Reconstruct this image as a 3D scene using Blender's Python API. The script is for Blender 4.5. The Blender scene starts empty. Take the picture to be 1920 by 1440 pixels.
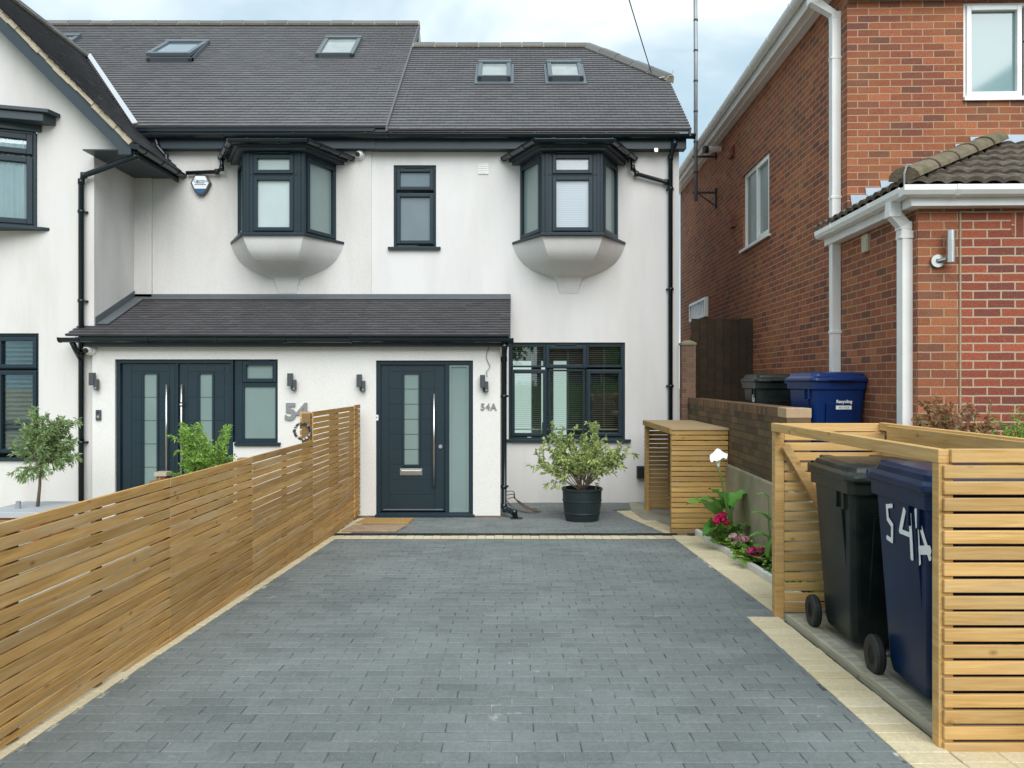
import bpy, bmesh, math, random
from mathutils import Vector as V, Matrix
random.seed(11)
S = bpy.context.scene
C = S.collection
R = math.radians
CZ = 1.82
# ---------------------------------------------------------------- camera
cam = bpy.data.cameras.new('camera'); co = bpy.data.objects.new('camera', cam); C.objects.link(co)
co.location = (0, 0, CZ); co.rotation_euler = (R(90), 0, 0)
cam.sensor_width = 36; cam.lens = 27.04; cam.shift_y = -5/1920; cam.clip_start = .05; cam.clip_end = 600
S.camera = co
S.render.resolution_x = 1024; S.render.resolution_y = 768
# ---------------------------------------------------------------- world, sun, exposure
SUN_EL, SUN_AZ = 42, 168      # azimuth measured from +Y clockwise: sun behind the camera, a little right
w = bpy.data.worlds.new("World"); S.world = w; w.use_nodes = True
nt = w.node_tree; N = nt.nodes; L = nt.links; N.clear()
out = N.new('ShaderNodeOutputWorld'); bg = N.new('ShaderNodeBackground'); bg.inputs['Strength'].default_value = .1
sky = N.new('ShaderNodeTexSky'); sky.sky_type = 'NISHITA'; sky.sun_disc = False
sky.sun_elevation = R(SUN_EL); sky.sun_rotation = R(SUN_AZ)
tc = N.new('ShaderNodeTexCoord'); mp = N.new('ShaderNodeMapping'); mp.inputs['Scale'].default_value = (1.0, 1.0, 2.2)
mp.inputs['Location'].default_value = (.35, .1, .2)
no = N.new('ShaderNodeTexNoise'); no.inputs['Scale'].default_value = 2.3; no.inputs['Detail'].default_value = 5; no.inputs['Roughness'].default_value = .5
no.inputs['Distortion'].default_value = .25
cr = N.new('ShaderNodeValToRGB'); e = cr.color_ramp.elements
e[0].position = .39; e[0].color = (3.3, 4.9, 6.0, 1); e[1].position = .61; e[1].color = (8.1, 8.9, 9.1, 1)
m = e.__class__ and cr.color_ramp.elements.new(.5); m.color = (4.9, 6.2, 7.0, 1)
mx = N.new('ShaderNodeMixRGB'); mx.inputs[0].default_value = .93
L.new(tc.outputs['Generated'], mp.inputs[0]); L.new(mp.outputs[0], no.inputs[0]); L.new(no.outputs[0], cr.inputs[0])
L.new(sky.outputs[0], mx.inputs[1]); L.new(cr.outputs[0], mx.inputs[2]); L.new(mx.outputs[0], bg.inputs[0]); L.new(bg.outputs[0], out.inputs[0])
sl = bpy.data.lights.new('sun', 'SUN'); sl.energy = 2.4; sl.angle = R(55); sl.color = (1, .985, .97)
so = bpy.data.objects.new('sun', sl); C.objects.link(so)
so.rotation_euler = (R(90-SUN_EL), 0, R(-SUN_AZ+180)); so.location = (0, -5, 20)
S.view_settings.view_transform = 'Standard'; S.view_settings.look = 'None'; S.view_settings.exposure = .46; S.view_settings.gamma = 1
# ---------------------------------------------------------------- materials
def newmat(name):
    m = bpy.data.materials.new(name); m.use_nodes = True
    nt = m.node_tree; nt.nodes.clear()
    o = nt.nodes.new('ShaderNodeOutputMaterial'); p = nt.nodes.new('ShaderNodeBsdfPrincipled'); nt.links.new(p.outputs[0], o.inputs[0])
    return m, nt, p
def nd(nt, t, **kw):
    n = nt.nodes.new('ShaderNode'+t)
    for k, v in kw.items(): setattr(n, k, v)
    return n
def mathn(nt, op, a, b=None, c=None):
    n = nd(nt, 'Math', operation=op)
    for i, x in enumerate((a, b, c)):
        if x is None: continue
        if isinstance(x, (int, float)): n.inputs[i].default_value = x
        else: nt.links.new(x, n.inputs[i])
    return n.outputs[0]
def noise(nt, vec, scale, detail=3, rough=.5):
    n = nd(nt, 'TexNoise'); n.inputs['Scale'].default_value = scale; n.inputs['Detail'].default_value = detail; n.inputs['Roughness'].default_value = rough
    if vec: nt.links.new(vec, n.inputs['Vector'])
    return n.outputs[0]
def rgbmul(nt, col, fac):      # col socket/tuple * value socket
    n = nd(nt, 'VectorMath', operation='SCALE')
    if isinstance(col, tuple): n.inputs[0].default_value = col[:3]
    else: nt.links.new(col, n.inputs[0])
    nt.links.new(fac, n.inputs['Scale']); return n.outputs[0]
def mixc(nt, fac, a, b, mode='MIX'):
    n = nd(nt, 'MixRGB', blend_type=mode)
    for i, x in enumerate((fac, a, b)):
        if isinstance(x, (int, float)): n.inputs[i].default_value = x
        elif isinstance(x, tuple): n.inputs[i].default_value = (*x[:3], 1)
        else: nt.links.new(x, n.inputs[i])
    return n.outputs[0]
def ramp(nt, fac, stops):
    n = nd(nt, 'ValToRGB'); e = n.color_ramp.elements
    e[0].position, e[0].color = stops[0][0], (*stops[0][1], 1); e[1].position, e[1].color = stops[-1][0], (*stops[-1][1], 1)
    for p, c in stops[1:-1]: k = e.new(p); k.color = (*c, 1)
    nt.links.new(fac, n.inputs[0]); return n.outputs[0]
def setbump(nt, p, h, strength, dist=.01):
    b = nd(nt, 'Bump'); b.inputs['Strength'].default_value = strength; b.inputs['Distance'].default_value = dist
    nt.links.new(h, b.inputs['Height']); nt.links.new(b.outputs[0], p.inputs['Normal'])
def rndattr(nt): n = nd(nt, 'Attribute'); n.attribute_name = 'rnd'; return n.outputs['Fac']
def pos(nt): return nd(nt, 'NewGeometry').outputs['Position']
def P(name, base, rough=.5, metal=0, var=.08, vs=2.5, bump=0, bs=150, rv=0, coat=0, spec=.5, bd=.002, alt=None, alts=1.2):
    m, nt, p = newmat(name); ps = pos(nt)
    f = mathn(nt, 'MULTIPLY_ADD', noise(nt, ps, vs, 4), 2*var, 1-var)
    if rv: f = mathn(nt, 'MULTIPLY', f, mathn(nt, 'MULTIPLY_ADD', rndattr(nt), 2*rv, 1-rv))
    col = base
    if alt:
        k = ramp(nt, noise(nt, ps, alts, 5, .6), [(.42, (0, 0, 0)), (.62, (1, 1, 1))]); col = mixc(nt, k, base, alt)
    nt.links.new(rgbmul(nt, col, f), p.inputs['Base Color'])
    p.inputs['Roughness'].default_value = rough; p.inputs['Metallic'].default_value = metal; p.inputs['Specular IOR Level'].default_value = spec
    p.inputs['Coat Weight'].default_value = coat
    if bump: setbump(nt, p, noise(nt, ps, bs, 3), bump, bd)
    return m
def brickmat(name, c1, c2, c3, mortar, bw=.225, bh=.075, ms=.006, rot=False, patch=None, bumps=.6, dirt=None):
    m, nt, p = newmat(name)
    uv = nd(nt, 'TexCoord').outputs['UV']
    vec = uv
    dn = nd(nt, 'TexNoise'); dn.inputs['Scale'].default_value = 9; nt.links.new(uv, dn.inputs['Vector'])
    a = nd(nt, 'VectorMath', operation='MULTIPLY_ADD'); nt.links.new(dn.outputs['Color'], a.inputs[0]); a.inputs[1].default_value = (.007, .007, 0); nt.links.new(uv, a.inputs[2])
    vec = a.outputs[0]
    if rot:
        q = nd(nt, 'Mapping'); q.inputs['Rotation'].default_value = (0, 0, R(90)); nt.links.new(vec, q.inputs[0]); vec = q.outputs[0]
    def bt(ca, cb, off):
        b = nd(nt, 'TexBrick'); b.inputs['Scale'].default_value = 1; b.inputs['Brick Width'].default_value = bw; b.inputs['Row Height'].default_value = bh
        b.inputs['Mortar Size'].default_value = ms; b.inputs['Mortar Smooth'].default_value = .25; b.inputs['Bias'].default_value = off
        b.inputs['Color1'].default_value = (*ca, 1); b.inputs['Color2'].default_value = (*cb, 1); b.inputs['Mortar'].default_value = (*mortar, 1)
        nt.links.new(vec, b.inputs['Vector']); return b
    b = bt(c1, c2, 0.0)
    # per brick random: hash of the brick cell
    sx = nd(nt, 'SeparateXYZ'); nt.links.new(vec, sx.inputs[0])
    row = mathn(nt, 'FLOOR', mathn(nt, 'DIVIDE', sx.outputs[1], bh))
    sh = mathn(nt, 'MULTIPLY', mathn(nt, 'SUBTRACT', 1.0, mathn(nt, 'ABSOLUTE', mathn(nt, 'MODULO', row, 2.0))), bw*.5)
    colm = mathn(nt, 'FLOOR', mathn(nt, 'DIVIDE', mathn(nt, 'ADD', sx.outputs[0], mathn(nt, 'ABSOLUTE', sh)), bw))
    cx = nd(nt, 'CombineXYZ'); nt.links.new(colm, cx.inputs[0]); nt.links.new(row, cx.inputs[1])
    wn = nd(nt, 'TexWhiteNoise', noise_dimensions='2D'); nt.links.new(cx.outputs[0], wn.inputs['Vector'])
    brk = ramp(nt, wn.outputs['Value'], [(0, c3), (.05, c3), (.34, c2), (.62, c1), (.78, c2), (1, tuple(x*1.25 for x in c1))])
    fine = noise(nt, uv, 60, 4, .7)
    brk = rgbmul(nt, brk, mathn(nt, 'MULTIPLY_ADD', fine, 1.6, .2))
    salt = ramp(nt, noise(nt, uv, 14, 6, .8), [(.60, (0, 0, 0)), (.74, (1, 1, 1))]); brk = mixc(nt, mathn(nt, 'MULTIPLY', salt, .45), brk, tuple(min(1, x*1.15) for x in mortar))
    soot = ramp(nt, noise(nt, uv, 22, 5, .8), [(.30, (1, 1, 1)), (.42, (0, 0, 0))]); brk = mixc(nt, mathn(nt, 'MULTIPLY', soot, .55), brk, tuple(x*.6 for x in c3))
    if patch:
        pk = ramp(nt, noise(nt, uv, .9, 4, .6), [(.45, (0, 0, 0)), (.7, (1, 1, 1))]); brk = mixc(nt, pk, brk, mixc(nt, .4, brk, patch))
    col = mixc(nt, b.outputs['Fac'], brk, mixc(nt, fine, mortar, tuple(x*.75 for x in mortar)))
    if dirt:
        dk = ramp(nt, noise(nt, uv, 2.2, 5, .65), [(.4, (0, 0, 0)), (.75, (1, 1, 1))]); col = mixc(nt, mathn(nt, 'MULTIPLY', dk, .6), col, dirt)
    nt.links.new(col, p.inputs['Base Color']); p.inputs['Roughness'].default_value = .85; p.inputs['Specular IOR Level'].default_value = .25
    h = mathn(nt, 'SUBTRACT', mathn(nt, 'MULTIPLY', fine, .35), b.outputs['Fac'])
    setbump(nt, p, h, bumps, .006)
    return m
def woodmat(name, light, dark, grey=None, rough=.7, knots=True, greyamt=.5):
    m, nt, p = newmat(name)
    uv = nd(nt, 'TexCoord').outputs['UV']; r = rndattr(nt)
    cb = nd(nt, 'CombineXYZ'); nt.links.new(mathn(nt, 'MULTIPLY', r, 37.0), cb.inputs[0]); nt.links.new(mathn(nt, 'MULTIPLY', r, 71.0), cb.inputs[1]); nt.links.new(mathn(nt, 'MULTIPLY', r, 13.0), cb.inputs[2])
    ad = nd(nt, 'VectorMath', operation='ADD'); nt.links.new(uv, ad.inputs[0]); nt.links.new(cb.outputs[0], ad.inputs[1])
    q = nd(nt, 'Mapping'); q.inputs['Scale'].default_value = (2.2, 45, 1); nt.links.new(ad.outputs[0], q.inputs[0])
    g = nd(nt, 'TexNoise'); g.inputs['Scale'].default_value = 1; g.inputs['Detail'].default_value = 4; g.inputs['Distortion'].default_value = 1.2; nt.links.new(q.outputs[0], g.inputs['Vector'])
    q2 = nd(nt, 'Mapping'); q2.inputs['Scale'].default_value = (1.3, 6, 1); nt.links.new(ad.outputs[0], q2.inputs[0])
    big = noise(nt, q2.outputs[0], 1.3, 3)
    f = mathn(nt, 'MULTIPLY_ADD', g.outputs[0], .7, mathn(nt, 'MULTIPLY', big, .45))
    col = ramp(nt, f, [(.38, dark), (.72, light)])
    if grey:
        gk = ramp(nt, noise(nt, q2.outputs[0], .8, 4, .65), [(.5, (0, 0, 0)), (.68, (1, 1, 1))])
        col = mixc(nt, mathn(nt, 'MULTIPLY', gk, greyamt), col, grey)
    if knots:
        vo = nd(nt, 'TexVoronoi', voronoi_dimensions='2D'); vo.inputs['Scale'].default_value = 2.6
        qk = nd(nt, 'Mapping'); qk.inputs['Scale'].default_value = (.75, 1.2, 1); nt.links.new(ad.outputs[0], qk.inputs[0]); nt.links.new(qk.outputs[0], vo.inputs['Vector'])
        kk = ramp(nt, vo.outputs['Distance'], [(.0, (1, 1, 1)), (.018, (.8, .8, .8)), (.022, (.35, .35, .35)), (.03, (.6, .6, .6)), (.05, (0, 0, 0))])
        col = mixc(nt, mathn(nt, 'MULTIPLY', kk, .7), col, tuple(x*.35 for x in dark))
    col = rgbmul(nt, col, mathn(nt, 'MULTIPLY_ADD', r, .34, .82))
    nt.links.new(col, p.inputs['Base Color']); p.inputs['Roughness'].default_value = rough; p.inputs['Specular IOR Level'].default_value = .3
    setbump(nt, p, g.outputs[0], .35, .003)
    return m
def rendermat(name, base, stain, amt):
    m, nt, p = newmat(name); ps = pos(nt)
    q = nd(nt, 'Mapping'); q.inputs['Scale'].default_value = (1.6, 1.6, .35); nt.links.new(ps, q.inputs[0])
    k = ramp(nt, noise(nt, q.outputs[0], 1.2, 5, .6), [(.45, (0, 0, 0)), (.75, (1, 1, 1))])
    col = mixc(nt, mathn(nt, 'MULTIPLY', k, amt), base, stain)
    q2 = nd(nt, 'Mapping'); q2.inputs['Scale'].default_value = (7, 7, .45); nt.links.new(ps, q2.inputs[0])
    k2 = ramp(nt, noise(nt, q2.outputs[0], 1.5, 4, .55), [(.56, (0, 0, 0)), (.74, (1, 1, 1))]); col = mixc(nt, mathn(nt, 'MULTIPLY', k2, amt*.14), col, tuple(x*.85 for x in stain))
    fn = noise(nt, ps, 75, 3, .75)
    col = rgbmul(nt, col, mathn(nt, 'MULTIPLY_ADD', fn, .42, .80))
    nt.links.new(col, p.inputs['Base Color']); p.inputs['Roughness'].default_value = .92; p.inputs['Specular IOR Level'].default_value = .2
    setbump(nt, p, fn, .5, .004); return m
def glassmat(name):          # clear pane: tinted transparency + fresnel mirror
    m = bpy.data.materials.new(name); m.use_nodes = True; nt = m.node_tree; nt.nodes.clear()
    o = nd(nt, 'OutputMaterial'); t = nd(nt, 'BsdfTransparent'); t.inputs[0].default_value = (.90, .95, .94, 1)
    g = nd(nt, 'BsdfGlossy'); g.inputs['Roughness'].default_value = .0; g.inputs['Color'].default_value = (.9, .97, .97, 1)
    f = nd(nt, 'Fresnel'); f.inputs[0].default_value = 1.75; x = nd(nt, 'MixShader')
    nt.links.new(f.outputs[0], x.inputs[0]); nt.links.new(t.outputs[0], x.inputs[1]); nt.links.new(g.outputs[0], x.inputs[2]); nt.links.new(x.outputs[0], o.inputs[0])
    return m
def leafmat(name, a, b, c, rough=.5):
    m, nt, p = newmat(name)
    col = ramp(nt, rndattr(nt), [(0, a), (.5, b), (1, c)])
    nt.links.new(col, p.inputs['Base Color']); p.inputs['Roughness'].default_value = rough; p.inputs['Specular IOR Level'].default_value = .4
    t = nd(nt, 'BsdfTranslucent'); nt.links.new(col, t.inputs[0]); x = nd(nt, 'MixShader'); x.inputs[0].default_value = .28
    o = [n for n in nt.nodes if n.type == 'OUTPUT_MATERIAL'][0]
    nt.links.new(p.outputs[0], x.inputs[1]); nt.links.new(t.outputs[0], x.inputs[2]); nt.links.new(x.outputs[0], o.inputs[0]); return m
M = {}
M['render_a'] = rendermat('white_render', (.735, .72, .70), (.57, .55, .52), .5)
M['render_b'] = rendermat('aged_white_render', (.69, .67, .645), (.52, .49, .445), .6)
M['porch'] = rendermat('porch_render', (.75, .735, .70), (.66, .64, .59), .3)
M['frame'] = P('anthracite_upvc', (.015, .032, .043), .42, var=.12, rv=.08, spec=.32)
M['door'] = P('anthracite_door', (.010, .027, .037), .42, var=.15, bump=.15, bs=90)
M['gutter'] = P('black_gutter', (.006, .013, .017), .22, var=.2)
M['fascia'] = P('grey_fascia', (.036, .052, .062), .42, spec=.4, var=.1)
M['tile'] = P('grey_roof_tile', (.130, .127, .131), .6, var=.10, vs=1.1, rv=.07, bump=.3, bs=60, bd=.003)
M['tileb'] = P('porch_roof_tile', (.074, .070, .074), .62, var=.12, vs=1.6, rv=.12, bump=.3, bs=60, bd=.003)
M['ridge'] = P('ridge_tile', (.15, .15, .145), .75, var=.2, rv=.15, bump=.4, bs=60, bd=.004)
M['mortarb'] = P('cream_mortar', (.42, .36, .26), .9, var=.3, vs=9, bump=.7, bs=40, bd=.01)
M['lead'] = P('lead_flashing', (.115, .13, .14), .5, metal=.15, var=.2, vs=6, bump=.3, bs=25, bd=.005)
M['leadl'] = P('pale_lead', (.42, .5, .58), .45, metal=.1, var=.2, vs=7)
M['white'] = P('white_upvc', (.86, .86, .84), .3, var=.04, alt=(.8, .8, .76), alts=3)
M['silver'] = P('brushed_steel', (.62, .62, .6), .3, metal=1, var=.05)
M['grey'] = P('grey_metal', (.35, .36, .37), .4, metal=.3)
M['numgrey'] = P('grey_number', (.26, .27, .27), .45, metal=.2)
M['lamp'] = P('dark_lamp', (.06, .07, .075), .45)
M['frost'] = P('frosted_glass', (.21, .285, .275), .14, var=.12, vs=1.5, spec=.7)
M['skyglass'] = P('reflective_glass', (.12, .165, .19), .05, var=.25, vs=1.8, spec=1.0, coat=.6)
M['paleglass'] = P('pale_glass', (.42, .50, .50), .06, var=.22, vs=1.6, spec=.8)
M['skyg2'] = P('teal_glass', (.16, .27, .28), .05, var=.12, vs=1.5, spec=1.0)
M['brickp'] = brickmat('pier_brick', (.26, .16, .10), (.21, .12, .085), (.2, .08, .06), (.3, .24, .17), dirt=(.16, .13, .09), bumps=1.0)
M['skylglass'] = P('roof_window_glass', (.30, .34, .33), .08, var=.3, vs=6)
M['clear'] = glassmat('clear_glass')
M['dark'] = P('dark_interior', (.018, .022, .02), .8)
M['blindw'] = P('white_blind', (.6, .62, .6), .6)
M['blindd'] = P('slate_blind', (.34, .40, .38), .5)
M['curtain'] = P('voile_curtain', (.78, .86, .92), .8, var=.1, vs=4)
M['brick'] = brickmat('red_brick', (.325, .110, .054), (.25, .080, .045), (.165, .068, .048), (.48, .33, .21), patch=(.42, .19, .07))
M['brickn'] = brickmat('new_red_brick', (.34, .092, .05), (.26, .07, .043), (.175, .06, .047), (.54, .42, .29), bw=.235, bh=.075, ms=.0075)
M['soldier'] = brickmat('soldier_brick', (.30, .085, .05), (.24, .066, .04), (.15, .05, .04), (.55, .42, .28), rot=True)
M['brickg'] = brickmat('garden_brick', (.17, .105, .055), (.125, .078, .043), (.08, .055, .035), (.10, .07, .045), patch=(.2, .15, .08), dirt=(.06, .055, .03), bumps=1.0)
M['brickt'] = brickmat('cap_brick', (.24, .13, .065), (.19, .105, .055), (.11, .07, .04), (.16, .12, .075), bw=.075, bh=.225, bumps=1.0, dirt=(.1, .08, .05))
M['cement'] = P('cement_render', (.34, .29, .19), .9, var=.2, vs=3, bump=.5, bs=40, bd=.006, alt=(.24, .22, .13), alts=2.2)
M['fence'] = woodmat('fence_wood', (.62, .36, .125), (.39, .207, .064), grey=(.56, .42, .25), greyamt=.5)
M['fenceback'] = woodmat('fence_back_wood', (.30, .19, .08), (.16, .09, .035), knots=False)
M['pine'] = woodmat('pine_wood', (.67, .43, .175), (.46, .26, .078), grey=(.5, .38, .22), greyamt=.4)
M['shed'] = woodmat('shed_wood', (.55, .35, .12), (.35, .195, .06), grey=(.38, .27, .15), greyamt=.5)
M['darkwood'] = woodmat('dark_wood', (.052, .036, .02), (.022, .016, .011), rough=.85)
M['oldwood'] = woodmat('weathered_wood', (.5, .47, .38), (.27, .25, .17), grey=(.22, .24, .12), greyamt=.6)
def blockmat(name, base, alt, mid, dusty):
    m, nt, p = newmat(name); ps = pos(nt); r = rndattr(nt)
    col = ramp(nt, r, [(0, alt), (.3, base), (.8, base), (1, mid)])
    sp = ramp(nt, noise(nt, ps, 190, 2, .7), [(.56, (0, 0, 0)), (.72, (1, 1, 1))])
    col = mixc(nt, mathn(nt, 'MULTIPLY', sp, .55), col, tuple(min(1, x*2.4) for x in base))
    dk = ramp(nt, noise(nt, ps, 1.4, 6, .65), [(.46, (0, 0, 0)), (.7, (1, 1, 1))])
    col = mixc(nt, mathn(nt, 'MULTIPLY', dk, dusty), col, tuple(min(1, x*1.5) for x in base))
    oil = ramp(nt, noise(nt, ps, .75, 4, .55), [(.30, (1, 1, 1)), (.44, (0, 0, 0))]); col = mixc(nt, mathn(nt, 'MULTIPLY', oil, .3), col, tuple(x*.62 for x in base))
    wh = ramp(nt, noise(nt, ps, 2.6, 8, .75), [(.65, (0, 0, 0)), (.71, (1, 1, 1))])
    col = mixc(nt, mathn(nt, 'MULTIPLY', wh, .55), col, (.5, .5, .46))
    col = rgbmul(nt, col, mathn(nt, 'MULTIPLY_ADD', noise(nt, ps, 45, 3, .6), .5, .75))
    nt.links.new(col, p.inputs['Base Color']); p.inputs['Roughness'].default_value = .8; p.inputs['Specular IOR Level'].default_value = .3
    setbump(nt, p, noise(nt, ps, 160, 3, .6), .5, .004); return m
M['block'] = blockmat('charcoal_paving', (.158, .175, .170), (.130, .146, .142), (.182, .198, .194), .6)
M['cream'] = blockmat('cream_paving', (.62, .525, .34), (.56, .46, .28), (.68, .59, .42), .2)
M['joint'] = P('jointing_sand', (.05, .056, .054), .95, var=.3, vs=20, alt=(.5, .5, .46), alts=5)
M['jointc'] = P('cream_joint', (.36, .3, .2), .95, var=.3, vs=20)
M['concrete'] = P('rough_concrete', (.40, .37, .30), .9, var=.25, vs=5, bump=.6, bs=50, bd=.008, alt=(.3, .29, .2), alts=3)
M['asphalt'] = P('asphalt', (.06, .06, .062), .9, bump=.4, bs=120)
M['ngravel'] = P('neighbour_paving', (.2, .18, .15), .9, var=.2, bump=.4)
M['soil'] = P('soil', (.035, .025, .016), .95, var=.5, vs=25, bump=1, bs=60, bd=.02)
M['edging'] = P('white_edging', (.66, .65, .60), .7, var=.2, vs=9)
M['coir'] = P('coir', (.44, .27, .09), .95, var=.3, vs=30, bump=.9, bs=300, bd=.006)
M['coird'] = P('worn_coir', (.40, .28, .18), .95, var=.35, vs=12, bump=.9, bs=300, bd=.006)
M['black'] = P('black_rubber', (.012, .014, .015), .55, var=.3, bump=.2, bs=60)
M['pot'] = P('dark_plastic_pot', (.014, .025, .028), .42, var=.25, vs=6)
M['bing'] = P('grey_bin_plastic', (.008, .014, .014), .33, var=.4, vs=4, bump=.12, bs=40, alt=(.026, .032, .027), alts=3, spec=.25)
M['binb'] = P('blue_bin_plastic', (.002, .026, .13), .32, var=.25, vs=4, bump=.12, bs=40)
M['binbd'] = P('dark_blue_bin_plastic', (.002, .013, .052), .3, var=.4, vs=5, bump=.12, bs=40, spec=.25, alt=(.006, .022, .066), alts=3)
M['paint'] = P('white_paint', (.88, .90, .88), .6, var=.15, vs=40)
M['redpl'] = P('terracotta_vent', (.22, .06, .04), .7)
M['creampl'] = P('cream_plastic', (.55, .5, .36), .5)
M['ptile'] = P('brown_concrete_tile', (.085, .066, .05), .85, var=.35, vs=8, bump=.8, bs=50, bd=.006, alt=(.15, .125, .09), alts=7)
M['hipm'] = P('mossy_hip_tile', (.185, .145, .095), .9, var=.3, vs=9, bump=.8, bs=40, bd=.012, alt=(.11, .10, .05), alts=5)
M['bark'] = P('bark', (.16, .12, .08), .9, var=.2, vs=30)
M['stem'] = P('green_stem', (.12, .2, .05), .5)
M['olive'] = leafmat('olive_leaf', (.12, .20, .08), (.26, .38, .15), (.45, .55, .28))
M['shrubleaf'] = leafmat('shrub_leaf', (.17, .26, .09), (.38, .48, .17), (.66, .68, .25))
M['conifer'] = leafmat('bushy_leaf', (.10, .22, .035), (.25, .46, .08), (.48, .66, .16))
M['greenl'] = leafmat('green_leaf', (.07, .18, .02), (.19, .38, .05), (.38, .55, .10))
M['callaleaf'] = leafmat('calla_leaf', (.05, .19, .03), (.10, .30, .05), (.20, .45, .08), .32)
M['dryleaf'] = leafmat('dry_leaf', (.22, .10, .05), (.38, .2, .1), (.3, .3, .12))
M['magenta'] = leafmat('magenta_petal', (.6, .02, .2), (.8, .05, .32), (.9, .14, .45))
M['crimson'] = leafmat('crimson_petal', (.5, .008, .07), (.68, .015, .13), (.8, .05, .2))
M['pink'] = leafmat('pale_pink_petal', (.72, .34, .38), (.8, .5, .52), (.85, .68, .68))
M['spathe'] = P('white_spathe', (.86, .86, .82), .5, var=.02)
M['spadix'] = P('yellow_spadix', (.7, .5, .05), .6)
M['cable'] = P('black_cable', (.02, .02, .02), .5)
M['pole'] = P('galvanised_pole', (.30, .32, .33), .45, metal=.5, var=.25, vs=6)
M['wreatha'] = P('wreath_twig', (.06, .05, .045), .9, rv=.5)
M['wreathb'] = P('wreath_pale', (.5, .48, .45), .9)
M['alarmw'] = P('alarm_white', (.8, .82, .84), .35)
M['alarmb'] = P('alarm_blue', (.04, .12, .25), .3)
M['alarmt'] = P('alarm_text', (.12, .16, .22), .5)
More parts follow.
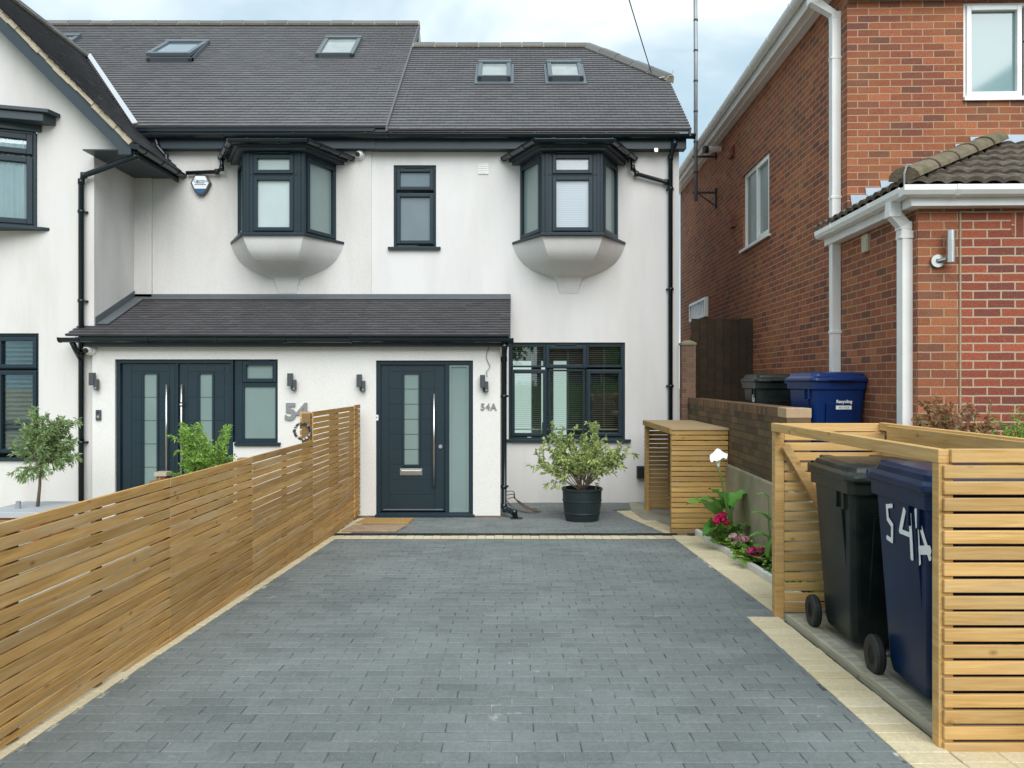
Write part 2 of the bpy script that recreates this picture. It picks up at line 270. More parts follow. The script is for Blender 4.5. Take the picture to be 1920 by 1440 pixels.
# ---------------------------------------------------------------- mesh builder
class MB:
    def __init__(s): s.v = []; s.f = []; s.r = []; s.c = random.random()
    def rn(s): s.c = random.random(); return s
    def add(s, pts, faces):
        b = len(s.v); s.v += [tuple(p) for p in pts]; s.f += [tuple(b+i for i in f) for f in faces]; s.r += [s.c]*len(faces)
    def quad(s, *p): s.add(p, [tuple(range(len(p)))])
    def box(s, x0, x1, y0, y1, z0, z1):
        s.add([(x, y, z) for x in (x0, x1) for y in (y0, y1) for z in (z0, z1)], [(0,1,3,2),(4,6,7,5),(0,4,5,1),(2,3,7,6),(0,2,6,4),(1,5,7,3)])
    def obox(s, c, a, b, d):      # centre + 3 half vectors
        c, a, b, d = V(c), V(a), V(b), V(d)
        s.add([c+a*i+b*j+d*k for i in (-1, 1) for j in (-1, 1) for k in (-1, 1)], [(0,1,3,2),(4,6,7,5),(0,4,5,1),(2,3,7,6),(0,2,6,4),(1,5,7,3)])
    def tb(s, fr, u0, u1, d0, d1, z0, z1):
        O, U, Nn = fr; c = O+U*(u0+u1)/2+Nn*(d0+d1)/2+V((0, 0, (z0+z1)/2))
        s.obox(c, U*(u1-u0)/2, Nn*(d1-d0)/2, V((0, 0, (z1-z0)/2)))
    def prism(s, poly, vec):
        n = len(poly); vec = V(vec); a = [V(p) for p in poly]; b = [p+vec for p in a]
        s.add(a+b, [tuple(range(n))[::-1], tuple(range(n, 2*n))]+[(i, (i+1) % n, n+(i+1) % n, n+i) for i in range(n)])
    def tube(s, pts, r, n=8, caps=True, sq=False):
        pts = [V(p) for p in pts]; rs = r if isinstance(r, (list, tuple)) else [r]*len(pts); rings = []
        t0 = (pts[1]-pts[0]).normalized(); ref = V((0, 0, 1)) if abs(t0.z) < .9 else V((1, 0, 0)); a = t0.cross(ref).normalized()
        for i, p in enumerate(pts):
            d1 = (pts[min(i+1, len(pts)-1)]-pts[max(i-1, 0)]).normalized()
            a = (a-d1*a.dot(d1)).normalized(); b = d1.cross(a)
            k = 1
            if 0 < i < len(pts)-1: k = 1/max(.5, math.cos((pts[i+1]-p).angle(p-pts[i-1])/2))
            rings.append([p+(a*math.cos(2*math.pi*(j+.5)/n)+b*math.sin(2*math.pi*(j+.5)/n))*rs[i]*(1+(k-1)*.5) for j in range(n)])
        vs = [q for rg in rings for q in rg]; fs = []
        for i in range(len(rings)-1):
            for j in range(n): fs.append((i*n+j, i*n+(j+1) % n, (i+1)*n+(j+1) % n, (i+1)*n+j))
        if caps: fs += [tuple(range(n))[::-1], tuple(range((len(rings)-1)*n, len(rings)*n))]
        s.add(vs, fs)
    def loft(s, rings, caps=(True, True)):
        n = len(rings[0]); vs = [q for r in rings for q in r]; fs = []
        for i in range(len(rings)-1):
            for j in range(n): fs.append((i*n+j, i*n+(j+1) % n, (i+1)*n+(j+1) % n, (i+1)*n+j))
        if caps[0]: fs.append(tuple(range(n))[::-1])
        if caps[1]: fs.append(tuple(range((len(rings)-1)*n, len(rings)*n)))
        s.add(vs, fs)
    def lathe(s, c, prof, n=24):
        c = V(c); s.loft([[c+V((r*math.cos(2*math.pi*j/n), r*math.sin(2*math.pi*j/n), z)) for j in range(n)] for r, z in prof])
    def build(s, name, m, parent=None, bev=0, smooth=False, label=None, recalc=True, segs=2):
        inv = ROOT.get(parent, None); W = inv.inverted() if inv is not None else None
        me = bpy.data.meshes.new(name); me.from_pydata([tuple(W @ V(p)) for p in s.v] if W else s.v, [], s.f)
        at = me.attributes.new('rnd', 'FLOAT', 'FACE'); at.data.foreach_set('value', s.r)
        uv = me.uv_layers.new(name='UVMap'); k = 0; arr = [0.0]*(2*sum(len(f) for f in s.f))
        for f in s.f:
            a = s.v[f[0]]; b = s.v[f[1]]; c = s.v[f[2]]
            ux, uy, uz = b[0]-a[0], b[1]-a[1], b[2]-a[2]; vx, vy, vz = c[0]-b[0], c[1]-b[1], c[2]-b[2]
            nx, ny, nz = abs(uy*vz-uz*vy), abs(uz*vx-ux*vz), abs(ux*vy-uy*vx); ln = math.sqrt(nx*nx+ny*ny+nz*nz)+1e-12
            for i in f:
                p = s.v[i]
                if nz/ln > .8: arr[k] = p[0]; arr[k+1] = p[1]
                elif nx > ny: arr[k] = p[1]; arr[k+1] = p[2]
                else: arr[k] = p[0]; arr[k+1] = p[2]
                k += 2
        uv.data.foreach_set('uv', arr)
        me.materials.append(m if not isinstance(m, str) else M[m])
        if recalc:
            bm = bmesh.new(); bm.from_mesh(me); bmesh.ops.recalc_face_normals(bm, faces=bm.faces); bm.to_mesh(me); bm.free()
        if smooth: me.shade_smooth() if hasattr(me, 'shade_smooth') else me.polygons.foreach_set('use_smooth', [True]*len(me.polygons))
        o = bpy.data.objects.new(name, me); C.objects.link(o)
        if parent is not None:
            o.parent = parent; ROOT[o] = ROOT[parent]
        else: ROOT[o] = Matrix.Identity(4)
        if bev:
            b = o.modifiers.new('bevel', 'BEVEL'); b.width = bev; b.segments = segs; b.limit_method = 'ANGLE'; b.angle_limit = R(40)
        if label: o['label'] = label
        return o
ROOT = {}
def thing(name, label, cat, loc=(0, 0, 0), rz=0, group=None, local=False):
    o = bpy.data.objects.new(name, None); C.objects.link(o); o.empty_display_size = .2
    o.location = loc; o.rotation_euler = (0, 0, rz); o['label'] = label; o['category'] = cat
    if group: o['group'] = group
    ROOT[o] = Matrix.Identity(4) if local else (Matrix.Translation(loc) @ Matrix.Rotation(rz, 4, 'Z'))
    return o
def tag(o, label, cat, group=None):
    o['label'] = label; o['category'] = cat
    if group: o['group'] = group
    return o
def struct(o, kind='structure'): o['kind'] = kind; return o
def FR(x, y, ux=1, uy=0, z=0):
    U = V((ux, uy, 0)).normalized(); return (V((x, y, z)), U, V((U.y, -U.x, 0)))   # N to the right-hand/front side
def textobj(s, size, fr, u, z, d, m, name, parent, ext=.006, label=None, align='CENTER', bold=0, track=1.0, sx=1.0):
    cu = bpy.data.curves.new(name, 'FONT'); cu.body = s; cu.size = size; cu.extrude = ext; cu.align_x = align; cu.align_y = 'CENTER'; cu.offset = bold; cu.space_character = track
    cu.resolution_u = 3
    t = bpy.data.objects.new('tmp', cu); C.objects.link(t); bpy.context.view_layer.update()
    me = bpy.data.meshes.new_from_object(t.evaluated_get(bpy.context.evaluated_depsgraph_get()))
    bpy.data.objects.remove(t)
    O, U, Nn = fr; mb = MB()
    vs = [O+U*(u+v.co.x*sx)+V((0, 0, z+v.co.y))+Nn*(d+v.co.z) for v in me.vertices]
    mb.add(vs, [tuple(p.vertices) for p in me.polygons]); bpy.data.meshes.remove(me)
    return mb.build(name, m, parent, label=label)
# ================================================================ ground and paving
SL = .0297
def zg(y): return max(0., SL*(10.3-y))
def Lx(y): return -1.985-.0355*(8.73-y)            # left edge of the charcoal blocks
def Rx(y): return 1.675 if y < 5.5 else 1.905-.023*(y-5.55)
ground = MB()
ys = [-140, -40, -3, 1, 4, 7, 10.3, 60, 200]; zz = lambda y: (zg(max(y, -1))-.09)
for a, b in zip(ys, ys[1:]): ground.quad((-160, a, zz(a)), (160, a, zz(a)), (160, b, zz(b)), (-160, b, zz(b)))
struct(ground.build('ground', 'concrete', recalc=False))
rd = MB(); rd.quad((-60, -9.5, zz(-9)+.02), (60, -9.5, zz(-9)+.02), (60, -3.2, zz(-3.2)+.02), (-60, -3.2, zz(-3.2)+.02)); struct(rd.build('road', 'asphalt', recalc=False))
def bed(name, pts, m, dz=-.012):
    b = MB(); b.quad(*[(x, y, zg(y)+dz) for x, y in pts]); return struct(b.build(name, m, recalc=False))
bed('paving_joints', [(Lx(1.2), 1.2), (1.68, 1.2), (1.68, 5.5), (1.9, 5.5), (1.84, 8.66), (Lx(8.66), 8.66)], 'joint', -.006)
def block(mb, x0, x1, y0, y1, gap=.0024, b=.004, h=0):
    mb.rn(); x0 += gap*.7; x1 -= gap*.7; y0 += gap*1.15; y1 -= gap*1.15
    if x1-x0 < .012: return
    tx, ty = random.gauss(0, .003), random.gauss(0, .008); dz = random.gauss(0, .0010)+h; cx, cy = (x0+x1)/2, (y0+y1)/2
    yo = random.gauss(0, .0007); y0 += yo; y1 += yo
    z = lambda x, y: zg(y)+dz+tx*(x-cx)+ty*(y-cy)
    o = [(x0, y0), (x1, y0), (x1, y1), (x0, y1)]; i = [(x0+b, y0+b), (x1-b, y0+b), (x1-b, y1-b), (x0+b, y1-b)]
    v = [(x, y, z(x, y)-.03) for x, y in o]+[(x, y, z(x, y)-b*.8) for x, y in o]+[(x, y, z(x, y)) for x, y in i]
    f = [(8, 9, 10, 11)]
    for k in range(4):
        j = (k+1) % 4; f += [(4+k, 4+j, 8+j, 8+k), (k, j, 4+j, 4+k)]
    mb.add(v, f)
def paving(x_l, x_r, y0, y1, L=.2045, W=.1025):
    mb = MB(); y = y0; k = 0
    while y < y1-.03:
        h = min(W, y1-y); yc = y+h/2; l = x_l(yc); r = x_r(yc); off = (k % 2)*L/2+random.choice((0, 0, 0, 0, .02, -.02))+random.gauss(0, .003)
        x = math.floor((l-off)/L)*L+off
        while x < r:
            a, b = max(x, l), min(x+L, r)
            if b-a > .03: block(mb, a, b, y, y+h)
            x += L
        y += W; k += 1
    return mb
struct(paving(Lx, Rx, 1.2, 8.66).build('driveway', 'block', recalc=False))
# patio: flat charcoal blocks
bed('patio_joints', [(-2.1, 8.98), (2.45, 8.98), (2.45, 10.3), (-2.1, 10.3)], 'joint', -.007); bed('patio_joints', [(-2.1, 10.3), (2.45, 10.3), (2.45, 11.56), (-2.1, 11.56)], 'joint', -.007)
struct(paving(lambda y: -1.9, lambda y: 1.80-.19*(y-9) if y < 10.9 else 2.3, 8.985, 11.56).build('patio', 'block', recalc=False))
cb = MB()
y = 1.2
while y < 5.42: block(cb, 1.675, 1.905, y, y+.102); y += .102
y = 1.2
while y < 3.3:
    x = 1.907
    while x < 3.2: block(cb, x, x+.2045, y, y+.1025); x += .2045
    y += .1025
y = 5.62
while y < 8.66: block(cb, Rx(y), 2.20-.026*(y-6), y, y+.102); y += .102
y = 8.99
while y < 10.75: block(cb, 1.80-.19*(y-9), 2.05-.19*(y-9), y, y+.102, h=.002); y += .102
x = Lx(8.7)-.15
while x < 2.1: block(cb, x, x+.102, 8.665, 8.87); x += .102
y = 1.2
while y < 8.66: block(cb, Lx(y)-.14, Lx(y), y, y+.204); y += .204
y = 8.99
while y < 10.2: block(cb, -2.08+.02*(y-9), -1.9, y, y+.204); y += .204
struct(cb.build('paving_border', 'cream', recalc=False))
bed('border_joints', [(1.9, 1.2), (3.3, 1.2), (3.3, 3.38), (1.9, 3.38)], 'jointc', -.0125)
bed('border_joints', [(1.67, 1.2), (1.912, 1.2), (1.912, 5.42), (2.2, 5.5), (2.13, 8.88), (1.67, 8.88)], 'jointc', -.012)
bed('border_joints', [(Lx(1.2)-.16, 1.2), (Lx(1.2), 1.2), (Lx(8.88), 8.88), (Lx(8.88)-.16, 8.88)], 'jointc', -.013)
bed('border_joints', [(-2.1, 8.66), (2.1, 8.66), (2.1, 8.88), (-2.1, 8.88)], 'jointc', -.0155)
dr = MB()
for y0, y1 in ((8.875, 8.9), (8.945, 8.98)): dr.box(-2.06, 1.92, y0, y1, -.02, .048)
dr.quad((-2.06, 8.9, .0), (1.92, 8.9, .0), (1.92, 8.945, .0), (-2.06, 8.945, .0))
x = -2.05
while x < 1.9: dr.box(x, x+.012, 8.9, 8.945, .0, .043); x += .03
tag(dr.build('drain_channel', 'black'), 'narrow black slotted drain channel across the driveway before the door', 'drain')
# ground in front of no. 54, beyond the slatted fence
gl = MB(); gl.quad((-12, 0, zg(0)-.03), (-2.45, 0, zg(0)-.03), (-2.14, 10.3, -.03), (-12, 10.3, -.03)); struct(gl.build('front_yard', 'concrete', recalc=False))
# side strip: weathered timber edge + concrete under the bins, concrete under the shed
sb = MB(); sb.prism([(1.935, 3.47, zg(3.47)-.06), (2.7, 3.47, zg(3.47)-.06), (2.7, 5.56, zg(5.5)-.06), (1.935, 5.46, zg(5.5)-.06)], (0, 0, .085)); struct(sb.build('bin_slab', 'concrete'))
we = MB(); we.rn()
we.prism([(1.93, 3.46, zg(3.46)-.03), (2.03, 3.46, zg(3.46)-.03), (2.03, 5.3, zg(5.3)-.03), (1.93, 5.42, zg(5.4)-.03)], (0, 0, .072))
tag(we.build('timber_edging', 'oldwood', bev=.012), 'weathered mossy timber edging board along the ground in front of the two wheelie bins', 'edging')
sc_ = MB(); sc_.prism([(1.80, 9.0, -.03), (2.5, 8.95, -.03), (2.58, 11.54, -.03), (1.75, 11.54, -.03), (1.68, 10.8, -.03)], (0, 0, .04)); struct(sc_.build('shed_slab', 'concrete'))
# flower bed soil + white edging
so_ = MB()
n = 16
def bedx(y): return 2.20-.026*(y-6)+.035
for i in range(n):
    y0 = 5.62+(8.95-5.62)*i/n; y1 = 5.62+(8.95-5.62)*(i+1)/n
    for j in range(5):
        def pt(y, k): x0 = bedx(y); x1 = 2.30+.028*y; return (x0+(x1-x0)*k/5, y, zg(y)+.03+.02*math.sin(9*y+k*2.3)+.015*math.sin(23*y+k))
        so_.quad(pt(y0, j), pt(y0, j+1), pt(y1, j+1), pt(y1, j))
struct(so_.build('flower_bed_soil', 'soil', recalc=False))
ed = MB()
for a, b in ((5.62, 6.5), (6.51, 7.35), (7.36, 8.2), (8.21, 8.95)):
    ed.rn(); ed.prism([(bedx(a)-.035, a, zg(a)-.02), (bedx(a)+.012, a, zg(a)-.02), (bedx(b)+.012, b, zg(b)-.02), (bedx(b)-.035, b, zg(b)-.02)], (random.gauss(0, .004), 0, .085))
tag(ed.build('bed_edging', 'edging', bev=.012), 'low white edging strip along the flower bed beside the cream paving', 'edging')
# ================================================================ shared house helpers
def wall(mb, fr, u0, u1, z0, z1, holes=(), depth=.1, th=.2):
    us = sorted({u0, u1, *[h[0] for h in holes], *[h[1] for h in holes]}); zs = sorted({z0, z1, *[h[2] for h in holes], *[h[3] for h in holes]})
    O, U, Nn = fr; p = lambda u, z, d=0: O+U*u+Nn*d+V((0, 0, z))
    for a, b in zip(us, us[1:]):
        for c, d in zip(zs, zs[1:]):
            if any(h[0] <= a and b <= h[1] and h[2] <= c and d <= h[3] for h in holes): continue
            mb.quad(p(a, c), p(b, c), p(b, d), p(a, d))
    for h in holes:
        a, b, c, d = h[:4]
        for q, r in (((a, c), (b, c)), ((b, c), (b, d)), ((b, d), (a, d)), ((a, d), (a, c))): mb.quad(p(*q), p(*r), p(*r, -depth), p(*q, -depth))
def ring(mb, fr, u0, u1, z0, z1, w_, d0, d1):
    mb.tb(fr, u0, u0+w_, d0, d1, z0, z1); mb.tb(fr, u1-w_, u1, d0, d1, z0, z1); mb.tb(fr, u0+w_, u1-w_, d0, d1, z0, z0+w_); mb.tb(fr, u0+w_, u1-w_, d0, d1, z1-w_, z1)
def window(parent, fr, u0, u1, z0, z1, cells, name='window', fm='frame', d=-.03, fw=.035, sw=.05, sill=None, label=None, solid=False, sub=True, vent=None):
    """cells: (u0,u1,z0,z1,openable,pane material)"""
    mb = MB(); mb.rn(); panes = []
    if solid:
        us = sorted({u0, u1, *[c[0] for c in cells], *[c[1] for c in cells]}); zs = sorted({z0, z1, *[c[2] for c in cells], *[c[3] for c in cells]})
        for a, b in zip(us, us[1:]):
            for p, q in zip(zs, zs[1:]):
                if not any(c[0] <= a and b <= c[1] and c[2] <= p and q <= c[3] for c in cells): mb.tb(fr, a, b, d-.06, d-.002, p, q)
    else: ring(mb, fr, u0, u1, z0, z1, fw, d-.06, d)
    for c in cells:
        a, b, p, q, op, pm = c
        if op:
            ring(mb, fr, a, b, p, q, .022, d-.055, d-.004); mb.rn(); ring(mb, fr, a+.012, b-.012, p+.012, q-.012, sw, d-.05, d+.018); k = sw+.012
        else: ring(mb, fr, a, b, p, q, .03, d-.055, d-.004); k = .03
        panes.append((a+k, b-k, p+k, q-k, pm))
    for vt in (vent or ()): mb.tb(fr, vt[0], vt[1], d, d+.03, vt[2]-.01, vt[2]+.01)
    w_ = mb.build(name, fm, parent, bev=.005, label=label)
    for a, b, p, q, pm in panes:
        pb = MB(); pb.tb(fr, a-.004, b+.004, d-.034, d-.028, p-.004, q+.004); pb.build('pane', pm, w_)
    if sill:
        s0, s1, sz, so2 = sill; sm = MB(); sm.tb(fr, s0, s1, -.04, so2, sz-.035, sz); sm.tb(fr, s0+.002, s1-.002, so2-.012, so2+.003, sz-.045, sz-.002); sm.build('sill', fm, w_, bev=.004)
    return w_
def tiles(mb, O, U, Sv, u_rng, L, gauge=.108, tw=.166, lip=.018, jit=.0009):
    Nn = U.cross(Sv).normalized()
    if Nn.z < 0: Nn = -Nn
    n = int(L/gauge); k = 0
    us0, us1 = u_rng(0)[0], u_rng(0)[1]
    for i in range(n+1):
        s0 = i*gauge; s1 = min(L, s0+gauge*1.04)
        if s1-s0 < .02: break
        a0, a1 = u_rng(s0); b0, b1 = u_rng(s1); lo, hi = max(a0, b0), min(a1, b1)
        if hi-lo < .05: continue
        off = (i % 2)*tw/2; u = math.floor((lo-off)/tw)*tw+off; wob = .004*math.sin(i*1.3)
        while u < hi:
            p, q = max(u, lo)+.0015, min(u+tw, hi)-.0015; u += tw
            if q-p < .01: continue
            mb.rn(); h = lip+random.gauss(0, jit)+.002*math.sin(u*.7+i*.05); h = max(.006, h); e = random.gauss(0, .0012)
            P0 = lambda uu, ss, hh: O+U*uu+Sv*ss+Nn*hh
            mb.add([P0(p, s0+e, h), P0(q, s0+e, h+random.gauss(0, .001)), P0(q, s1, .001), P0(p, s1, .001), P0(p, s0+e, -.004), P0(q, s0+e, -.004)], [(0, 1, 2, 3), (4, 5, 1, 0)])
def gutterrun(mb, p0, p1, r=.055, clips=1.0, caps=True):
    p0, p1 = V(p0), V(p1); d = p1-p0; Ln = d.length; dn = d.normalized(); side = V((dn.y, -dn.x, 0)).normalized(); up = V((0, 0, 1))
    def prof(c, r, lip=.008): return [c+side*r*math.cos(t)+up*(r*.95*math.sin(t)) for t in [math.pi+math.pi*i/8 for i in range(9)]]+[c+side*r+up*lip, c-side*r+up*lip]
    mb.loft([prof(p0, r), prof(p1, r)])
    s = .25
    while s < Ln-.1 and clips:
        c = p0+dn*s; mb.loft([prof(c-dn*.02, r+.008, .012), prof(c+dn*.02, r+.008, .012)]); s += clips
    if caps:
        for c, k in ((p0, -1), (p1, 1)): mb.loft([prof(c+dn*k*.012, r+.006, .01), prof(c-dn*k*.01, r+.006, .01)])
def pipe(parent, pts, r=.034, m='gutter', clips=(), name='downpipe', n=12, label=None, off=V((0, 1, 0))):
    mb = MB(); mb.tube(pts, r, n)
    for p in pts[1:-1]: mb.tube([V(p)+V((0, 0, -.035)), V(p)+V((0, 0, .035))], r*1.22, n)
    for c in clips:
        c = V(c); mb.tube([c-V((0, 0, .02)), c+V((0, 0, .02))], r*1.3, n); mb.obox(c+off*r*1.5, (r*1.7, 0, 0) if abs(off.y) > .5 else (.02, 0, 0), (0, .02, 0) if abs(off.y) > .5 else (0, r*1.7, 0), (0, 0, .012))
    return mb.build(name, m, parent, smooth=True, label=label)
def bay(parent, cx, mats, label, Yw=11.56, Yf=10.87, hf=.415, hb=.735):
    z0, z1 = 3.915, 5.06
    fF = FR(cx-hf, Yf); dx = hb-hf; dy = Yw-Yf; Ls = math.hypot(dx, dy)
    fR = FR(cx+hf, Yf, dx, dy); fL = FR(cx-hb, Yw, dx, -dy)
    W = 2*hf; mb = MB(); panes = []
    def facet(fr, w_, cells):
        us = sorted({0, w_, *[c[0] for c in cells], *[c[1] for c in cells]}); zs = sorted({z0, z1, *[c[2] for c in cells], *[c[3] for c in cells]}); mb.rn()
        for a, b in zip(us, us[1:]):
            for p, q in zip(zs, zs[1:]):
                if not any(c[0] <= a and b <= c[1] and c[2] <= p and q <= c[3] for c in cells): mb.tb(fr, a, b, -.07, -.002, p, q)
        for a, b, p, q, op, pm in cells:
            ring(mb, fr, a, b, p, q, .02, -.06, -.006); ring(mb, fr, a+.01, b-.01, p+.01, q-.01, .052 if op else .035, -.055, .018 if op else .004)
            k = .062 if op else .045; panes.append((fr, a+k, b-k, p+k, q-k, pm))
    facet(fF, W, [(.125, W-.125, 4.745, 5.03, 1, mats[0]), (.125, W-.125, 3.935, 4.725, 1, mats[1])])
    facet(fR, Ls, [(.075, Ls-.03, 3.935, 5.02, 1, mats[2])]); facet(fL, Ls, [(.03, Ls-.075, 3.935, 5.02, 1, mats[3])])
    for fr, u in ((fF, 0), (fF, W)):                                   # rounded corner post
        c = fr[0]+fr[1]*u; mb.tube([c+V((0, .03, z0)), c+V((0, .03, z1))], .035, 10)
        mb.tb(fr, u+.035 if u == 0 else u-.07, u+.07 if u == 0 else u-.035, -.001, .012, z0+.01, z1-.01)
    mb.tb(fF, .19, W-.19, .0, .035, 5.035, 5.055)
    b = mb.build('bay_window', 'frame', parent, bev=.004, label=label)
    for fr, a, c, p, q, pm in panes:
        pb = MB(); pb.tb(fr, a-.004, c+.004, -.034, -.028, p-.004, q+.004); pb.build('pane', pm, b)
    def outl(e, z, eb=None): eb = e if eb is None else eb; return [(cx-hb-eb, Yw, z), (cx-hf-e*.55, Yf-e, z), (cx+hf+e*.55, Yf-e, z), (cx+hb+eb, Yw, z)]
    s = MB(); s.prism(outl(.07, 3.872, .12), (0, 0, .04)); s.build('sill', 'frame', b, bev=.006)
    f = MB(); f.prism(outl(.10, 5.062, .12), (0, 0, .05)); f.prism(outl(.15, 5.108, .17), (0, 0, .05))
    top = outl(.17, 5.158, .2); ap = [(cx-hb*.8, Yw, 5.30), (cx-hf*.7, Yw-.3, 5.30), (cx+hf*.7, Yw-.3, 5.30), (cx+hb*.8, Yw, 5.30)]
    f.loft([[V(p) for p in top], [V(p)+V((0, 0, .02)) for p in top], [V(p) for p in ap]]); f.build('canopy', 'fascia', b, bev=.004)
    g = MB(); o = outl(.215, 5.165, .24); o[0] = (o[0][0], Yw-.04, o[0][2]); o[3] = (o[3][0], Yw-.04, o[3][2])
    for i in range(3): gutterrun(g, o[i], o[i+1], .05, clips=.42, caps=True)
    g.build('gutter', 'gutter', b, bev=0)
    # rendered corbel below
    c = MB()
    def lev(z, p, wf, wb): return [V((cx-wb, Yw, z)), V((cx-wf, Yw-p, z)), V((cx+wf, Yw-p, z)), V((cx+wb, Yw, z))]
    key = [(3.872, .69, .42, .84), (3.78, .675, .40, .815), (3.66, .62, .36, .75), (3.57, .53, .31, .67), (3.49, .39, .26, .55), (3.43, .25, .225, .41), (3.385, .12, .20, .27), (3.33, .06, .175, .20), (3.24, .03, .155, .17), (3.14, .006, .14, .145)]
    rings = []; nk = len(key)
    for a in range(nk-1):
        k0, k1, k2, k3 = key[max(0, a-1)], key[a], key[a+1], key[min(nk-1, a+2)]
        for q in range(4):
            t_ = q/4; rings.append([.5*((2*b1)+(b2-b0)*t_+(2*b0-5*b1+4*b2-b3)*t_*t_+(3*b1-b0-3*b2+b3)*t_**3) for b0, b1, b2, b3 in zip(k0, k1, k2, k3)])
    rings.append(list(key[-1])); c.loft([lev(*r_) for r_ in rings])
    cb_ = c.build('corbel', 'render_a', b, smooth=True); es = cb_.modifiers.new('edges', 'EDGE_SPLIT'); es.split_angle = R(32)
    return b
MT = .84; TH = math.atan(MT); SV = V((0, math.cos(TH), math.sin(TH))); EY, EZ = 11.22, 5.50
def mz(y): return 5.48+MT*(y-11.2)
def skylight(parent, x0, x1, yb, lab, opened=0):
    c = V(((x0+x1)/2, yb, mz(yb))); Nn = V((0, -SV.z, SV.y)); w_ = (x1-x0)/2; l = .42 if w_ < .31 else .53
    c = c+SV*l; X = V((1, 0, 0)); mb = MB()
    mb.obox(c+Nn*.02-SV*.02, X*(w_+.05), SV*(l+.07), Nn*.012)
    for sx in (-1, 1): mb.obox(c+X*sx*(w_-.035)+Nn*.06, X*.035, SV*l, Nn*.045)
    for sy in (-1, 1): mb.obox(c+SV*sy*(l-.05)+Nn*(.06 if sy < 0 else .068), X*(w_+(.01 if sy > 0 else 0)), SV*.05, Nn*(.045 if sy < 0 else .052))
    if sy: mb.obox(c-SV*(l-.02)+Nn*.115, X*(w_-.02), SV*.02, Nn*.012)
    f = mb.build('skylight', 'skyl', parent, bev=.006, label=lab)
    pb = MB()
    if opened:
        a = R(opened); S2 = SV*math.cos(a)-Nn*math.sin(a); N2 = Nn*math.cos(a)+SV*math.sin(a); cc = c+Nn*.09
        sm = MB()
        for sx in (-1, 1): sm.obox(cc+X*sx*(w_-.05)+N2*.03, X*.04, S2*(l-.02), N2*.03)
        for sy in (-1, 1): sm.obox(cc+S2*sy*(l-.06)+N2*.03, X*(w_-.09), S2*.045, N2*.03)
        sm.build('sash', 'skyl', f, bev=.006)
        pb.obox(cc+N2*.03, X*(w_-.09), S2*(l-.1), N2*.005); pb.build('pane', 'skyglass', f)
        db = MB(); db.obox(c+Nn*.02, X*(w_-.07), SV*(l-.1), Nn*.002); db.build('opening', 'blindw', f)
    else: pb.obox(c+Nn*.07, X*(w_-.065), SV*(l-.095), Nn*.004); pb.build('pane', 'skylglass', f)
M['skyl'] = P('skylight_frame', (.13, .155, .17), .45, metal=.2, var=.08)
def ridgeline(mb, p0, p1, seg=.42, r=.11, sag=0):
    p0, p1 = V(p0), V(p1); L_ = (p1-p0).length; n = max(1, round(L_/seg)); d = (p1-p0)/n; dn = d.normalized(); side = dn.cross(V((0, 0, 1))).normalized(); up = side.cross(dn)
    for i in range(n):
        mb.rn(); c0 = p0+d*i+dn*.008; c1 = p0+d*(i+1)-dn*.008; k = random.gauss(0, .004)
        pr = lambda c, rr: [c+side*(-rr*1.1)+up*(-.05), c+side*(-rr*.75)+up*(.03+k), c+up*(.062+k), c+side*(rr*.75)+up*(.03+k), c+side*(rr*1.1)+up*(-.05)]
        mb.loft([pr(c0, r), pr(c1, r)])
def ridge_obj(parent, segs, name='ridge_tiles'):
    mb = MB()
    for a, b in segs: ridgeline(mb, a, b)
    o = mb.build(name, 'ridge', parent)
    mm = MB()
    for a, b in segs:
        a, b = V(a), V(b); dn = (b-a).normalized(); side = dn.cross(V((0, 0, 1))).normalized(); up = side.cross(dn)
        pr = lambda c: [c+side*-.112+up*-.065, c+side*-.07+up*.022, c+up*.052, c+side*.07+up*.022, c+side*.112+up*-.065]
        mm.loft([pr(a-dn*.01), pr(b+dn*.01)])
    mm.build('mortar', 'mortarb', o)
# ================================================================ house 54A (right half)
HA = thing('rendered_house', 'white rendered house numbered 54A with the single dark front door', 'house', (.3, 11.4, 0))
XS = -2.11; XE = 2.51
BW = (-1.78, -1.14, 3.82, 5.07); GW = (-.05, 1.70, .935, 2.405)
mb = MB(); wall(mb, FR(0, 11.56), XS, XE, -.1, 5.4, [BW, GW], depth=.09)
wall(mb, FR(XE, 0, 0, 1), 11.56, 17.2, -.1, 5.4); wall(mb, FR(0, 17.2, -1, 0), -XE, -XS, -.1, 5.4)
mb.quad((XE, 11.56, 5.4), (XE, 17.2, 5.4), (XE, 15.54, 6.8), (XE, 12.82, 6.8))
mb.build('wall', 'render_a', HA, recalc=False)
# interior room behind the ground floor window
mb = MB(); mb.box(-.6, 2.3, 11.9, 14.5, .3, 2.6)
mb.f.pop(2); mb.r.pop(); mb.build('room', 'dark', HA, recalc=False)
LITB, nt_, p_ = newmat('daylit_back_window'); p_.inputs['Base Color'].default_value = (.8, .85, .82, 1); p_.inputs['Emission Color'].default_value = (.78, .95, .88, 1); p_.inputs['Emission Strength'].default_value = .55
mb = MB(); mb.box(.02, .36, 14.4, 14.44, .55, 2.2); mb.box(.55, .62, 14.4, 14.44, .55, 2.2); mb.box(.78, 1.02, 14.4, 14.44, .5, 2.2); mb.build('far_blind', LITB, HA)
